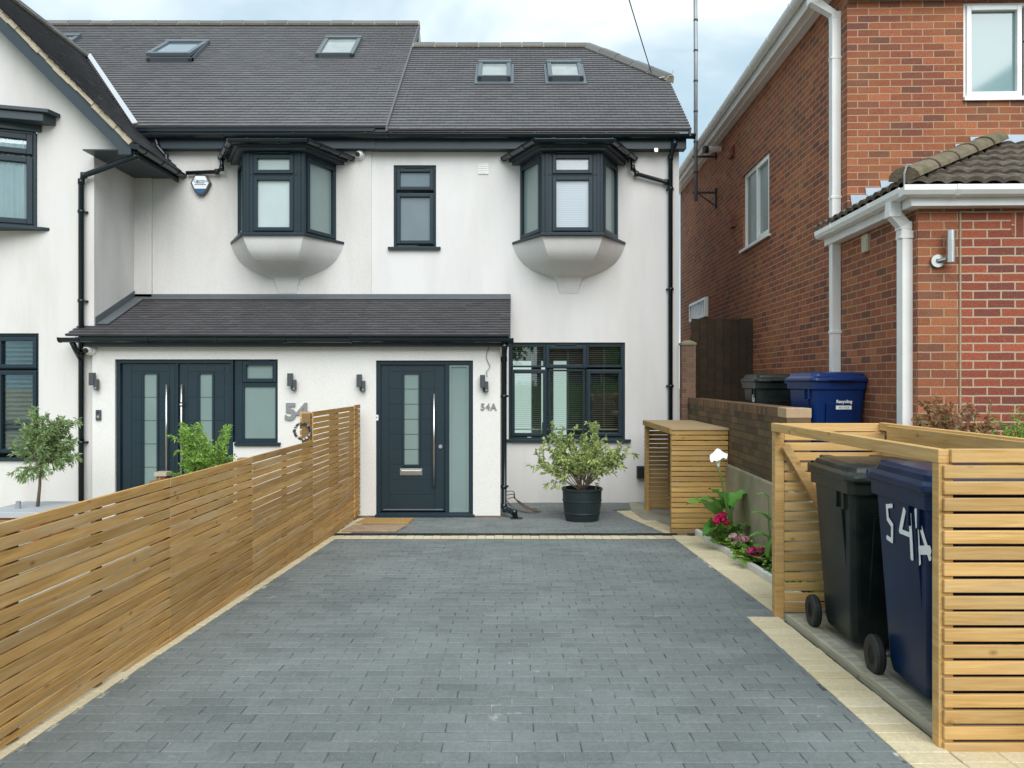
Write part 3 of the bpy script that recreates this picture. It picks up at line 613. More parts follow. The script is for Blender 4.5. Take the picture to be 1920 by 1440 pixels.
# roof
mb = MB(); X0, X1 = -1.83, 2.62
Lr = (14.18-EY)/math.cos(TH)
def rngA(s):
    y = EY+s*math.cos(TH); hip = X1 if y < 12.82 else X1+(1.38-X1)*(y-12.82)/(14.18-12.82)
    return (X0, hip)
tiles(mb, V((0, EY, mz(EY))), V((1, 0, 0)), SV, rngA, Lr)
for s, e in ((0, Lr),):
    pass
mb.quad((X0, EY, mz(EY)-.012), (X1, EY, mz(EY)-.012), (X1, 12.82, mz(12.82)-.012), (1.38, 14.18, mz(14.18)-.012), (X0, 14.18, mz(14.18)-.012))
mb.quad((X0, 17.16, 5.48), (X1, 17.16, 5.48), (X1, 15.54, 6.83), (1.38, 14.18, 7.98), (X0, 14.18, 7.98))
mb.quad((X1, 12.82, 6.83), (X1, 15.54, 6.83), (1.38, 14.18, 7.98))
mb.build('roof', 'tile', HA, recalc=False)
ridge_obj(HA, [((X0+.02, 14.18, mz(14.18)+.02), (1.38, 14.18, mz(14.18)+.02)), ((1.40, 14.16, mz(14.18)+.02), (X1+.02, 12.80, mz(12.82)+.03))])
vg = MB(); vg.prism([(X1-.03, EY, mz(EY)-.015), (X1-.03, 12.82, mz(12.82)-.015), (X1-.03, 12.82, mz(12.82)-.1), (X1-.03, EY, mz(EY)-.1)], (.025, 0, 0)); vg.build('verge', 'fascia', HA)
def eaves(parent, x0, x1, y, zt, dx0=0, dx1=0):
    m1 = MB(); m1.box(x0, x1, y-.02, y, zt-.21, zt+.02); m1.box(x0, x1, y, 11.56, zt-.205, zt-.19); m1.build('fascia', 'fascia', parent, bev=.003)
    g = MB(); gutterrun(g, (x0-dx0, y-.085, zt-.025), (x1+dx1, y-.085, zt-.025), .06, clips=1.05); g.build('gutter', 'gutter', parent)
eaves(HA, -2.02, 2.58, 11.40, 5.47, 0, .1)
ft = MB(); ft.box(-2.02, 2.6, 11.24, 11.262, 5.462, 5.50); ft.build('eaves_felt', 'gutter', HA)
# bathroom window and ground-floor window
fM = FR(0, 11.56)
window(HA, fM, *BW, [(-1.745, -1.175, 4.69, 5.035, 1, 'skyglass'), (-1.745, -1.175, 3.88, 4.66, 1, 'skyglass')], sill=(-1.86, -1.07, 3.835, .05), label='narrow two-pane window of the upper wall', vent=[(-1.62, -1.3, 5.04)])
gw = window(HA, fM, *GW, [(-.02, .50, 2.03, 2.37, 0, 'clear'), (.50, 1.13, 2.01, 2.37, 1, 'clear'), (1.13, 1.67, 2.03, 2.37, 0, 'clear'), (-.02, .53, .98, 2.0, 1, 'clear'), (.55, 1.1, .98, 2.0, 0, 'clear'), (1.12, 1.67, .98, 2.0, 1, 'clear')], sill=(-.08, 1.78, .95, .055), label='wide six-pane window of the ground floor', vent=[(.66, .97, 2.375)])
bl = MB(); z = 1.1
while z < 1.98: bl.rn(); bl.tb(fM, .02, 1.64, -.155, -.135, z, z+.0035); z += .03
z = 2.05
while z < 2.36: bl.tb(fM, .02, 1.64, -.155, -.135, z, z+.0035); z += .03
for u in (.3, .85, 1.4): bl.tb(fM, u, u+.004, -.15, -.148, 1.05, 2.37)
bl.tb(fM, .02, 1.64, -.16, -.135, 1.08, 1.095); bl.build('venetian_blind', 'blindw', HA)
ta = MB(); ta.box(.0, .25, 12.6, 13.3, .88, .91); ta.box(.05, .08, 12.7, 12.73, .3, .88); ta.build('table', 'dark', HA)
cbm = MB(); cbm.lathe((.38, 12.8, 0), [(.16, .76), (.19, .8), (.17, .82)], 16); cbm.obox((.52, 12.86, 1.0), (.02, 0, 0), (0, .15, 0), (.01, 0, .13)); cbm.tube([(.38, 12.8, .3), (.38, 12.8, .78)], .02); cbm.build('chair', 'black', HA)
bay(HA, .855, ('paleglass', 'paleblind', 'frost', 'frost'), 'dark-framed projecting bay with white blind') if 0 else None
M['paleblind'] = P('blind_behind_glass', (.55, .61, .66), .12, var=.06, spec=.8)
bA = bay(HA, .855, ('paleblind', 'paleblind', 'frost', 'frost'), 'dark-framed projecting bay with a white slatted blind')
pb = MB(); z = 4.03
while z < 4.66: pb.box(.855-.21, .855+.21, 10.87+.0265, 10.87+.0275, z, z+.005); z += .026
pb.build('blind', P('blind_line', (.36, .42, .46), .4), bA)
# pipes
pipe(HA, [(2.395, 11.34, 5.42), (2.395, 11.34, 5.33), (2.37, 11.5, 5.16), (2.37, 11.5, 0)], clips=[(2.37, 11.5, z) for z in (4.7, 3.2, 1.75)])
pipe(HA, [(1.79, 11.46, 5.13), (1.80, 11.46, 5.0), (1.86, 11.49, 4.92), (2.30, 11.5, 4.80), (2.37, 11.5, 4.76)], r=.03)
# porch front with the door of 54A
PY = 10.3; fP = FR(0, PY); DA = (-1.822, -.522, -.0, 2.10)
mb = MB(); wall(mb, fP, XS, -.157, -.1, 2.40, [DA], depth=.10); wall(mb, FR(-.157, 0, 0, 1), PY, 11.56, -.1, 2.42); mb.build('porch_wall', 'porch', HA, recalc=False)
for a_, b_ in ((XS, -1.83), (-.51, -.15)): bs = MB(); bs.tb(fP, a_, b_, -.03, .006, -.02, .022); bs.build('brick_footing', 'brickp', HA)
PE, PZ = 10.1, 2.425; PM = (3.08-PZ)/(11.56-PE); PT = math.atan(PM); PS = V((0, math.cos(PT), math.sin(PT))); PL = 1.46/math.cos(PT)
def porchroof(parent, x0, x1):
    m1 = MB(); tiles(m1, V((0, PE, PZ)), V((1, 0, 0)), PS, lambda s: (x0, x1), PL-.05, gauge=.098, jit=.0015)
    m1.quad((x0, PE, PZ-.012), (x1, PE, PZ-.012), (x1, 11.56, 3.068), (x0, 11.56, 3.068)); m1.build('porch_roof', 'tileb', parent, recalc=False)
    m2 = MB(); m2.box(x0, x1, 11.50, 11.545, 3.05, 3.125); m2.obox(V((0, 11.46, 3.06))+V(((x0+x1)/2, 0, 0)), ((x1-x0)/2, 0, 0), PS*.05, V((0, -PS.z, PS.y))*.006); m2.build('flashing', 'lead', parent)
    m3 = MB(); m3.box(max(x0, -5.66), x1, PE+.07, PE+.09, 2.275, 2.43); m3.box(max(x0, -5.66), x1, PE+.09, PY, 2.28, 2.295); m3.build('porch_fascia', 'fascia', parent, bev=.003)
    m4 = MB(); gutterrun(m4, (x0-(.0 if x0 > -3 else .06), PE, 2.385), (x1+(.03 if x1 > -1 else 0), PE, 2.375), .058, clips=.9); m4.build('porch_gutter', 'gutter', parent)
porchroof(HA, XS, -.02)
vg = MB(); vg.prism([(-.045, PE, PZ), (-.045, 11.56, 3.075), (-.045, 11.56, 2.95), (-.045, PE, 2.29)], (.02, 0, 0)); vg.build('porch_verge', 'fascia', HA)
pipe(HA, [(-.1, 10.12, 2.34), (-.1, 10.12, 2.28), (-.108, 10.36, 2.12), (-.108, 10.36, .14), (-.09, 10.33, .10), (.03, 10.2, .085), (.05, 10.18, .0)], r=.036, clips=[(-.108, 10.36, 1.62), (-.108, 10.36, .4)], label='black downpipe with a bent shoe at the foot')
fl = MB(); fl.box(-.02, .14, 10.12, 10.24, .001, .014); fl.build('drain_cover', 'black', HA)
# front door 54A
def leafdoor(parent, fr, u0, u1, z0, z1, gl, rows, cols, lower, name, label=None, fulllow=True):
    """composite door leaf: grooved planks round a glazed strip. gl=(u0,u1,z0,z1) glass, cols=(left u, right u)"""
    mb = MB(); mb.rn(); d = -.055
    mb.tb(fr, u0, gl[0], d-.04, d, z0, z1); mb.tb(fr, gl[1], u1, d-.04, d, z0, z1); mb.tb(fr, gl[0], gl[1], d-.04, d, z0, gl[2]); mb.tb(fr, gl[0], gl[1], d-.04, d, gl[3], z1)
    def plank(a, b, p, q): mb.tb(fr, a+.003, b-.003, d, d+.004, p+.003, q-.003)
    plank(u0+.01, cols[0], z0+.02, z1-.02); plank(cols[1], u1-.01, z0+.02, z1-.02)
    zs = [z0+.02]
    step = (gl[3]-gl[2])/rows; z = gl[2]; low = [gl[2]]
    while low[-1]-step > z0+.06: low.append(low[-1]-step)
    low = low[::-1]
    for p, q in zip([z0+.02]+low[:-1], low): plank(cols[0], cols[1], p, q) if q > p+.01 else None
    for i in range(rows):
        p, q = gl[2]+i*step, gl[2]+(i+1)*step; plank(cols[0], gl[0]-.03, p, q); plank(gl[1]+.03, cols[1], p, q)
    plank(cols[0], cols[1], gl[3]+.03, z1-.02)
    ring(mb, fr, gl[0]-.026, gl[1]+.026, gl[2]-.026, gl[3]+.026, .026, d-.01, d+.014)
    dd = mb.build(name, 'door', parent, bev=.0025, label=label, segs=1)
    g = MB(); g.tb(fr, gl[0], gl[1], d-.02, d-.012, gl[2], gl[3]); g.build('pane', 'frost', dd)
    for i in range(1, rows): ln = MB(); ln.tb(fr, gl[0], gl[1], d-.012, d-.008, gl[2]+i*step-.003, gl[2]+i*step+.003); ln.build('glazing_line', 'lamp', dd)
    return dd
def barhandle(parent, fr, u, z0, z1, d=-.055):
    h = MB(); O, U, Nn = fr; p = lambda z, dd: O+U*u+Nn*dd+V((0, 0, z)); h.tube([p(z0, d+.06), p(z1, d+.06)], .0155, 12)
    for z in (z0+.1, z1-.1): h.tube([p(z, d), p(z, d+.06)], .009, 8)
    return h.build('handle', 'silver', parent, smooth=True)
fm = MB(); ring(fm, fP, DA[0]+.003, DA[1]-.003, .0, 2.097, .055, -.10, -.03); fm.tb(fP, -.90, -.845, -.10, -.03, .055, 2.04); fm.tb(fP, -1.83, -.50, -.05, .03, .0, .04)
fm.tb(fP, -1.74, -.92, -.05, -.03, .075, .095)
dfr = fm.build('door_frame', 'frame', HA, bev=.004)
sp_ = MB(); ring(sp_, fP, -.843, -.58, .06, 2.04, .03, -.08, -.045); sp_.tb(fP, -.815, -.61, -.07, -.06, .09, 2.01); sp_.build('side_pane', 'frost', dfr)
px = lambda x: (x-960)/1442*10.35
pz = lambda y: 1.82-(y-715)/1442*10.35
dA = leafdoor(HA, fP, -1.765, -.905, .075, 2.04, (px(758), px(785), pz(871), pz(701)), 6, (px(729), px(815)), None, 'front_door')
barhandle(dA, fP, px(814.5), pz(911), pz(738))
lb = MB(); lb.tb(fP, px(750), px(792), -.055, -.04, pz(891), pz(879)); lb.tb(fP, px(752), px(790), -.042, -.035, pz(889), pz(882)); lb.build('letterbox', 'silver', dA, bev=.003)
lk = MB(); lk.tube([V((px(826), PY+.055, pz(837))), V((px(826), PY+.03, pz(837)))], .026, 16); lk.build('lock', 'grey', dA)
st = MB(); st.tb(fP, -1.73, -.93, -.05, -.042, .08, .10); st.build('weather_strip', 'grey', dA)
# skylights
skylight(HA, -.57, -.02, 12.70, 'skylight left of centre in the lower roof'); skylight(HA, .60, 1.18, 12.70, 'skylight near the hip')
vt = MB()
vx, vz = -.43, 5.01
ring(vt, fM, vx-.075, vx+.075, vz-.075, vz+.075, .012, -.0, .015)
for i in range(4): vt.tb(fM, vx-.064, vx+.064, .0, .012, vz-.056+i*.031, vz-.034+i*.031)
vt.build('air_vent', 'white', HA)
# ================================================================ house 54 (left half with gable)
HB = thing('rendered_house', 'white rendered house numbered 54 with a double dark front door and gabled wing', 'house', (-4.5, 11.4, 0))
mb = MB(); wall(mb, FR(0, 11.54), -5.65, XS, 2.0, 5.4)
mb.quad((XS, 11.54, 2.0), (XS, 11.56, 2.0), (XS, 11.56, 5.4), (XS, 11.54, 5.4))
wall(mb, FR(-5.65, 0, 0, 1), 10.4, 11.6, -.1, 5.4)
mb.box(-5.66, -5.39, 11.5, 11.545, 2.0, 5.3)
gh = [(-7.8, -6.40, .74, 2.47), (-7.9, -6.42, 3.86, 5.22)]
wall(mb, FR(0, 10.4), -9.6, -5.65, -.1, 5.4, gh, depth=.09)
mb.quad((-5.65, 10.4, 5.4), (-5.65, 10.4, 5.57), (-7.57, 10.4, 7.49), (-9.5, 10.4, 5.57), (-9.5, 10.4, 5.4))
mb.quad((-5.65, 10.398, 4.87), (-5.02, 10.398, 4.87), (-5.02, 10.398, 4.96), (-5.65, 10.398, 5.58))
mb.quad((-9.6, 10.4, -.1), (-9.6, 20, -.1), (-9.6, 20, 5.4), (-9.6, 10.4, 5.4)); mb.quad((-9.6, 20, -.1), (XS, 20, -.1), (XS, 20, 5.4), (-9.6, 20, 5.4))
mb.quad((XS+.28, 14.18, 5.4), (XS+.28, 17.2, 5.4), (XS+.28, 20, 5.4), (XS+.28, 15.15, 8.75))
mb.build('wall', 'render_b', HB, recalc=False)
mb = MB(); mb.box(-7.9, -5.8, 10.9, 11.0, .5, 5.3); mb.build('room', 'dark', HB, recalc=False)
# main roof
mb = MB(); LL = (15.15-EY)/math.cos(TH); X0 = -10.4
tiles(mb, V((0, EY, mz(EY)+.045)), V((1, 0, 0)), SV, lambda s: (-9.0, -1.83), LL)
mb.quad((X0, EY, mz(EY)+.03), (-1.83, EY, mz(EY)+.03), (-1.83, 15.15, mz(15.15)+.03), (X0, 15.15, mz(15.15)+.03)); mb.quad((X0, 15.15, mz(15.15)+.03), (-1.83, 15.15, mz(15.15)+.03), (-1.83, 20, 5.5), (X0, 20, 5.5))
mb.quad((-1.83, EY, mz(EY)+.05), (-1.83, 15.15, mz(15.15)+.05), (-1.83, 15.15, mz(15.15)-.15), (-1.83, EY, mz(EY)-.15))
mb.build('roof', 'tile', HB, recalc=False)
ridge_obj(HB, [((-10.4, 15.15, mz(15.15)+.065), (-1.83, 15.15, mz(15.15)+.065))])
pv = MB(); pv.prism([(-1.845, EY, mz(EY)+.065), (-1.845, 15.15, mz(15.15)+.065), (-1.845, 15.15, mz(15.15)-.1), (-1.845, EY, mz(EY)-.02)], (.03, 0, 0)); pv.build('verge', 'tile', HB)
eaves(HB, -5.55, -2.02, 11.40, 5.475, -.0, 0)
ft = MB(); ft.box(-5.5, -2.0, 11.24, 11.262, 5.475, 5.53); ft.build('eaves_felt', 'gutter', HB)
# gable wing roof (ridge along y)
GS = V((-math.sqrt(.5), 0, math.sqrt(.5))); GX, GZ = -4.97, 4.97
mb = MB(); LG = 2.6*math.sqrt(2)
def rngG(s):
    x = GX-s*math.sqrt(.5); z = GZ-(x-GX); yv = 11.2+(z-5.48)/MT
    return (10.06, max(11.6, yv+.02))
tiles(mb, V((GX, 0, GZ)), V((0, 1, 0)), GS, rngG, LG, gauge=.104)
mb.quad((GX, 10.06, GZ-.012), (GX, 11.6, GZ-.012), (-7.57, 13.9, GZ+2.6-.012), (-7.57, 10.06, GZ+2.6-.012))
mb.quad((-7.57, 10.06, GZ+2.6-.012), (-7.57, 13.9, GZ+2.6-.012), (-10.17, 13.9, GZ-.012), (-10.17, 10.06, GZ-.012))
mb.build('gable_roof', 'tile', HB, recalc=False)
ridge_obj(HB, [((-7.57, 10.05, GZ+2.62), (-7.57, 13.75, GZ+2.62))], 'gable_ridge_tiles')
def rake(y0, y1, o0, o1, name, m, bev=0, wob=0):
    b = MB(); n = 26; q = math.sqrt(.5)
    for i in range(n):
        b.rn(); s0, s1 = LG*i/n, LG*(i+1)/n; a = [random.gauss(0, wob) for _ in range(2)]
        pt = lambda s, o, y, k: (GX-s*q-o*q, y, GZ+s*q-o*q+k)
        b.prism([pt(s0, o0, y0+a[0], 0), pt(s1, o0, y0+a[0], 0), pt(s1, o1+a[1], y0+a[0], 0), pt(s0, o1+a[1], y0+a[0], 0)], (0, y1-y0, 0))
        if not wob and i == 0: pass
    return b.build(name, m, HB, bev=bev)
rake(10.075, 10.13, -.0, .065, 'mortar_verge', 'mortarb', wob=.006)
b = MB(); q = math.sqrt(.5); pt = lambda s, o, y: (GX-s*q-o*q, y, GZ+s*q-o*q)
b.prism([pt(.0, .06, 10.10), pt(LG, .06, 10.10), pt(LG, .215, 10.10), pt(.0, .215, 10.10)], (0, .022, 0))
b.prism([(GX-.035, 10.101, 4.93), (GX-.20, 10.101, 4.97), (GX-.20, 10.101, 4.80), (GX-.035, 10.101, 4.80)], (0, .019, 0))
b.build('bargeboard', 'fascia', HB)
b = MB(); b.prism([pt(.0, .09, 10.12), pt(LG, .09, 10.12), pt(LG, .105, 10.12), pt(.0, .105, 10.12)], (0, .28, 0)); b.box(-5.652, GX-.03, 10.12, 11.56, 4.86, 4.875); b.box(GX-.05, GX-.03, 10.12, 11.58, 4.80, 4.93)
b.build('soffit', 'fascia', HB)
b = MB(); gutterrun(b, (GX+.04, 10.06, 4.91), (GX+.04, 11.62, 4.91), .055, clips=.5); b.build('gable_gutter', 'gutter', HB)
vf = MB()
p0 = V((-5.52, 11.2, 5.545)); p1 = V((-7.53, 13.62, 7.58)); d = (p1-p0); nrm = V((0, -SV.z, SV.y)); sd = d.cross(nrm).normalized()
if sd.x < 0: sd = -sd
vf.prism([p0+nrm*.02, p1+nrm*.02, p1+sd*.075+nrm*.02, p0+sd*.075+nrm*.02], nrm*.015); vf.build('valley_flashing', P('white_valley', (.5, .52, .54), .6), HB)
# side flashing of the porch roof on the wing's return wall
porchroof(HB, -5.87, XS)
fl = MB(); Np = V((0, -PS.z, PS.y)); c0 = V((-5.62, 10.42, PZ+PM*.32)); c1 = V((-5.62, 11.5, PZ+PM*1.4))
fl.prism([c0+V((-.03, 0, .02)), c1+V((-.03, 0, .02)), c1+V((-.03, 0, .12)), c0+V((-.03, 0, .12))], (.012, 0, 0)); fl.obox((c0+c1)/2+V((.07, 0, .028)), (.08, 0, 0), (c1-c0)/2, Np*.006); fl.build('side_flashing', 'lead', HB)
# bay
bB = bay(HB, -3.37, ('paleglass', 'paleglass', 'frost', 'frost'), 'dark-framed projecting bay, plain frosted panes', Yw=11.54)
pipe(HB, [(-4.30, 11.40, 5.12), (-4.31, 11.42, 4.98), (-4.40, 11.47, 4.945), (-4.86, 11.48, 4.93)], r=.03)
pipe(HB, [(-5.25, 11.32, 5.42), (-5.23, 11.36, 5.28), (-5.08, 11.3, 5.12), (-5.02, 11.22, 4.95)], r=.03)
pipe(HB, [(-4.97, 10.16, 4.87), (-4.98, 10.17, 4.79), (-5.74, 10.31, 4.58), (-5.785, 10.33, 4.50), (-5.785, 10.33, 0)], r=.036, clips=[(-5.785, 10.33, z) for z in (4.1, 2.9, 2.2, 1.0)])
b = MB(); b.tube([(-5.80, 10.14, 2.34), (-5.79, 10.2, 2.25), (-5.785, 10.32, 2.12)], .036, 10); b.build('swan_neck', 'gutter', HB, smooth=True)
# wing windows
fG = FR(0, 10.4)
w1 = window(HB, fG, *gh[0], [(-7.77, -6.98, 2.02, 2.43, 0, 'clear'), (-6.98, -6.43, 1.99, 2.43, 1, 'clear'), (-7.77, -6.98, .84, 2.0, 0, 'clear'), (-6.98, -6.43, .84, 1.97, 1, 'clear')], label='ground-floor window with slatted blinds', sill=(-7.85, -6.40, .79, .03))
bl = MB(); z = .95
while z < 2.4: bl.rn(); bl.obox((-7.08, 10.54, z), (.62, 0, 0), (0, .024, .012), (0, -.0006, .0014)); z += .062
bl.build('window_shutter', 'blindd', HB)
# upper canted bay of the wing
uz0, uz1 = 3.90, 5.18
A = V((-6.42, 10.38, 0)); B = V((-6.95, 10.15, 0)); Cc = V((-8.3, 10.15, 0)); dAB = A-B
fC = FR(B.x, B.y, dAB.x, dAB.y); LAB = dAB.length
ub = window(HB, fC, 0, LAB, uz0, uz1, [(.02, LAB-.03, 4.86, uz1-.03, 1, 'clear'), (.02, LAB-.03, uz0+.02, 4.84, 1, 'clear')], name='bay_window', d=0, sw=.07, label='upper bay window with pale curtains')
fC2 = FR(Cc.x, Cc.y); window(HB, fC2, 0, 1.35, uz0, uz1, [(.02, 1.33, 4.86, uz1-.03, 1, 'skyglass'), (.02, 1.33, uz0+.02, 4.84, 1, 'skyglass')], name='bay_window', d=0, sw=.07)
cn = MB(); cn.prism([(-6.35, 10.39, uz1), (-6.97, 10.09, uz1), (-8.3, 10.09, uz1), (-8.3, 10.39, uz1)], (0, 0, .09)); cn.prism([(-6.16, 10.39, uz1+.09), (-6.22, 10.2, uz1+.09), (-6.97, 9.98, uz1+.09), (-8.3, 9.98, uz1+.09), (-8.3, 10.39, uz1+.09)], (0, 0, .11))
cn.prism([(-6.10, 10.39, uz1+.2), (-6.14, 10.18, uz1+.2), (-6.97, 9.94, uz1+.2), (-8.3, 9.94, uz1+.2), (-8.3, 10.39, uz1+.2)], (0, 0, .05)); cn.build('canopy', 'fascia', ub, bev=.006)
sl_ = MB(); sl_.prism([(-6.25, 10.40, uz0-.045), (-6.33, 10.33, uz0-.045), (-6.97, 10.06, uz0-.045), (-8.3, 10.06, uz0-.045), (-8.3, 10.40, uz0-.045)], (0, 0, .04)); sl_.build('sill', 'frame', ub, bev=.004)
ap = MB(); ap.prism([(-6.44, 10.41, uz0-.4), (-6.96, 10.17, uz0-.4), (-8.3, 10.17, uz0-.4), (-8.3, 10.41, uz0-.4)], (0, 0, .355))
ct = MB(); n = 70
for i in range(n):
    t0, t1 = i/n, (i+1)/n; q0, q1 = B+dAB*t0, B+dAB*t1; f = lambda t: .055+.014*math.sin(t*60)+.008*math.sin(t*23+1)
    ct.quad((q0.x, q0.y+f(t0), uz0), (q1.x, q1.y+f(t1), uz0), (q1.x, q1.y+f(t1), uz1), (q0.x, q0.y+f(t0), uz1))
ct.build('curtain', 'curtain', HB, recalc=False)
# porch wall with the double door of 54
DB = (px(219), px(440), .0, 2.115); WB = (px(440), px(523), pz(829), 2.115)
mb = MB(); wall(mb, fP, -5.62, XS, -.1, 2.40, [DB, WB], depth=.10); mb.build('porch_wall', 'porch', HB, recalc=False)
fm = MB(); ring(fm, fP, DB[0]+.003, DB[1]-.001, .0, 2.112, .05, -.10, -.03); fm.tb(fP, px(330), px(335), -.1, -.035, .05, 2.06); db_ = fm.build('door_frame', 'frame', HB, bev=.004)
for k, (a, b_, g0, g1, c0, c1) in enumerate([(228, 330, 270, 294, 247, 318), (335, 437, 375, 398, 352, 421)]):
    dd = leafdoor(HB, fP, px(a)+.012, px(b_)-.004, .06, 2.055, (px(g0), px(g1), .35, pz(701)), 5, (px(c0), px(c1)), None, 'front_door', label=('left leaf of the double door', 'right leaf of the double door')[k])
    barhandle(dd, fP, px((315.5, 343.5)[k]), .55, pz(721))
    if k: 
        kp = MB(); kp.tube([V((px(344), PY-.02, pz(758))), V((px(344), PY+.0, pz(758)))], .032, 16); kp.build('lock', 'black', dd)
        kp = MB(); kp.tube([V((px(344), PY-.026, pz(758))), V((px(344), PY-.02, pz(758)))], .014, 12); kp.build('lock_centre', 'white', dd)
window(HB, fP, WB[0]+.002, WB[1], WB[2], WB[3], [(px(455), px(521), pz(718), 2.10, 1, 'frost'), (px(455), px(521), pz(826), pz(721), 0, 'frost')], sill=(px(443), px(529), pz(829)+.0, .035), label='frosted side window of the double door', solid=True, vent=[(px(468), px(508), 2.09)])
skylight(HB, -6.36, -5.57, 13.42, 'wide skylight tilted open', opened=5); skylight(HB, -3.47, -2.80, 13.60, 'skylight near the party edge'); skylight(HB, -8.75, -8.1, 13.7, 'skylight half hidden behind the gable')
# ================================================================ red brick house (own frame: x right, y back, origin at the upper front corner)
RA = -math.atan(.028)
HR = thing('brick_house', 'red brick house with white gutters and a tiled single-storey front, on the right', 'house', (3.53, 8.1, .8), RA)
ROOT[HR] = Matrix.Identity(4); Z0 = .8
class LB(MB):                          # builder in the red house's local frame (z given in world heights)
    def build(s, *a, **k): s.v = [(p[0], p[1], p[2]-Z0) for p in s.v]; return MB.build(s, *a, **k)
def lw(parent, fr, *a, **k):
    O, U, Nn = fr; a = list(a); a[2] -= Z0; a[3] -= Z0; a[4] = [(c[0], c[1], c[2]-Z0, c[3]-Z0, *c[4:]) for c in a[4]]
    if k.get('sill'): s = k['sill']; k['sill'] = (s[0], s[1], s[2]-Z0, s[3])
    return window(parent, fr, *a, **k)
fRs = FR(0, 0, 0, -1); fRf = FR(0, 0)            # side wall faces -x (u = -y), front wall faces -y
SW = (-4.03, -2.68, 3.86, 5.06)                  # side window in u
EF = -1.49; ZT = 6.06
mb = LB(); wall(mb, fRs, -9.2, 0, .6, ZT, [SW], depth=.08); wall(mb, fRs, 0, -EF, .6, 3.34)
UW = (1.205, 3.0, 4.76, 5.80)
wall(mb, fRf, 0, 6, .6, ZT, [UW], depth=.08); wall(mb, FR(0, EF), 0, .355, .6, 3.34)
mb.quad((0, 9.2, .6), (6, 9.2, .6), (6, 9.2, ZT), (0, 9.2, ZT))
mb.build('wall', 'brick', HR, recalc=False)
mb = LB(); wall(mb, FR(0, EF-.004), .355, 6, .6, 3.34); mb.build('front_extension_wall', 'brickn', HR, recalc=False, label='newer redder brickwork with pale mortar')
mb = LB(); mb.tb(FR(0, EF-.006), .785, 2.6, -.02, 0, 3.06, 3.26); mb.build('soldier_course', 'soldier', HR)
js = LB(); js.tb(FR(0, EF-.006), .349, .363, -.01, .003, .6, 3.28); js.build('mortar_joint', 'jointc', HR)
# eaves
mb = LB(); mb.box(-.2, .0, -.28, 9.3, ZT-.02, ZT+.0); mb.box(-.22, -.2, -.3, 9.3, ZT-.035, ZT+.15); mb.box(-.115, -.1, -.28, 9.3, ZT-.035, ZT-.02); mb.build('fascia', 'white', HR, bev=.003)
mb = LB(); gutterrun(mb, (-.285, -.3, ZT+.125), (-.285, 9.3, ZT+.085), .06, clips=.85); mb.build('gutter', 'white', HR)
mb = LB(); mb.box(-.0, 6, -.12, -.002, 5.835, 6.2); mb.build('front_soffit', P('brown_soffit', (.07, .05, .045), .8), HR)
mb = LB(); mb.quad((-.25, -.35, ZT+.17), (3, -.35, ZT+2.2), (3, 9.3, ZT+2.2), (-.25, 9.3, ZT+.17)); mb.quad((3, -.35, ZT+2.2), (6.2, -.35, ZT+.17), (6.2, 9.3, ZT+.17), (3, 9.3, ZT+2.2)); mb.quad((0, 0, ZT), (6, 0, ZT), (3, 0, ZT+2.1)); mb.build('roof', 'ptile', HR, recalc=False)
# windows
lw(HR, fRs, SW[0]+.0, SW[1], SW[2], SW[3], [(-4.0, -3.37, 3.91, 5.03, 0, 'frost'), (-3.36, -2.71, 3.91, 5.03, 1, 'frost')], fm='white', sill=(-4.08, -2.62, 3.885, .05), label='white side window')
lw(HR, fRf, *UW, [(1.235, 1.83, 4.80, 5.78, 1, 'skyg2'), (1.87, 2.95, 5.42, 5.78, 1, 'skyg2'), (1.87, 2.95, 4.80, 5.40, 0, 'skyg2')], fm='white', sill=(1.2, 3.0, 4.80, .03), label='white upper front window')
# main downpipe
def lpipe(pts, r, name='downpipe', clips=(), label=None, off=V((1, 0, 0))):
    r *= 1.28
    pts = [V(p)-V((0, 0, Z0)) for p in pts]; clips = [V(c)-V((0, 0, Z0)) for c in clips]
    mb = MB(); mb.tube(pts, r, 4)
    for p in pts[1:-1]: mb.tube([V(p)+V((0, 0, -.035)), V(p)+V((0, 0, .035))], r*1.12, 4)
    for c in clips: mb.tube([c-V((0, 0, .015)), c+V((0, 0, .015))], r*1.16, 4); mb.obox(c+V((.0, -r*.5, 0)), (r*.95, 0, 0), (0, .012, 0), (0, 0, .012))
    return mb.build(name, 'white', HR, bev=.004, label=label)
lpipe([(-.285, .2, ZT+.08), (-.285, .2, ZT-.14), (-.05, .2, ZT-.30), (-.05, .2, .75)], .05, clips=[(-.05, .2, 5.3), (-.05, .2, 3.8), (-.05, .2, 2.35)], label='white downpipe beside the upper corner')
# extension eaves: side and front
ZE = 3.30
mb = LB(); mb.box(-.115, -.1, -1.60, .33, ZE, ZE+.14); mb.box(-.1, 0, -1.60, .33, ZE+.0, ZE+.015); mb.box(-.115, 6, -1.615, -1.60, ZE, ZE+.16); mb.box(-.1, 6, -1.60, EF, ZE+.001, ZE+.016); mb.build('extension_fascia', 'white', HR, bev=.003)
def sqgut(mb, p0, p1, side):
    p0, p1, s = V(p0), V(p1), V(side); up = V((0, 0, 1)); pr = lambda c, k=0: [c+s*(.0-k)+up*(-.0), c+s*(.0)-up*(.06+k), c+s*.03-up*(.075+k), c+s*.08-up*(.065+k), c+s*(.105+k)-up*.03, c+s*(.105+k)+up*.015, c+s*.09+up*.015, c+s*.09-up*.0]
    mb.loft([pr(p0), pr(p1)]); d = (p1-p0).normalized(); L_ = (p1-p0).length; t = .45
    while t < L_: mb.loft([pr(p0+d*(t-.02), .007), pr(p0+d*(t+.02), .007)]); t += .9
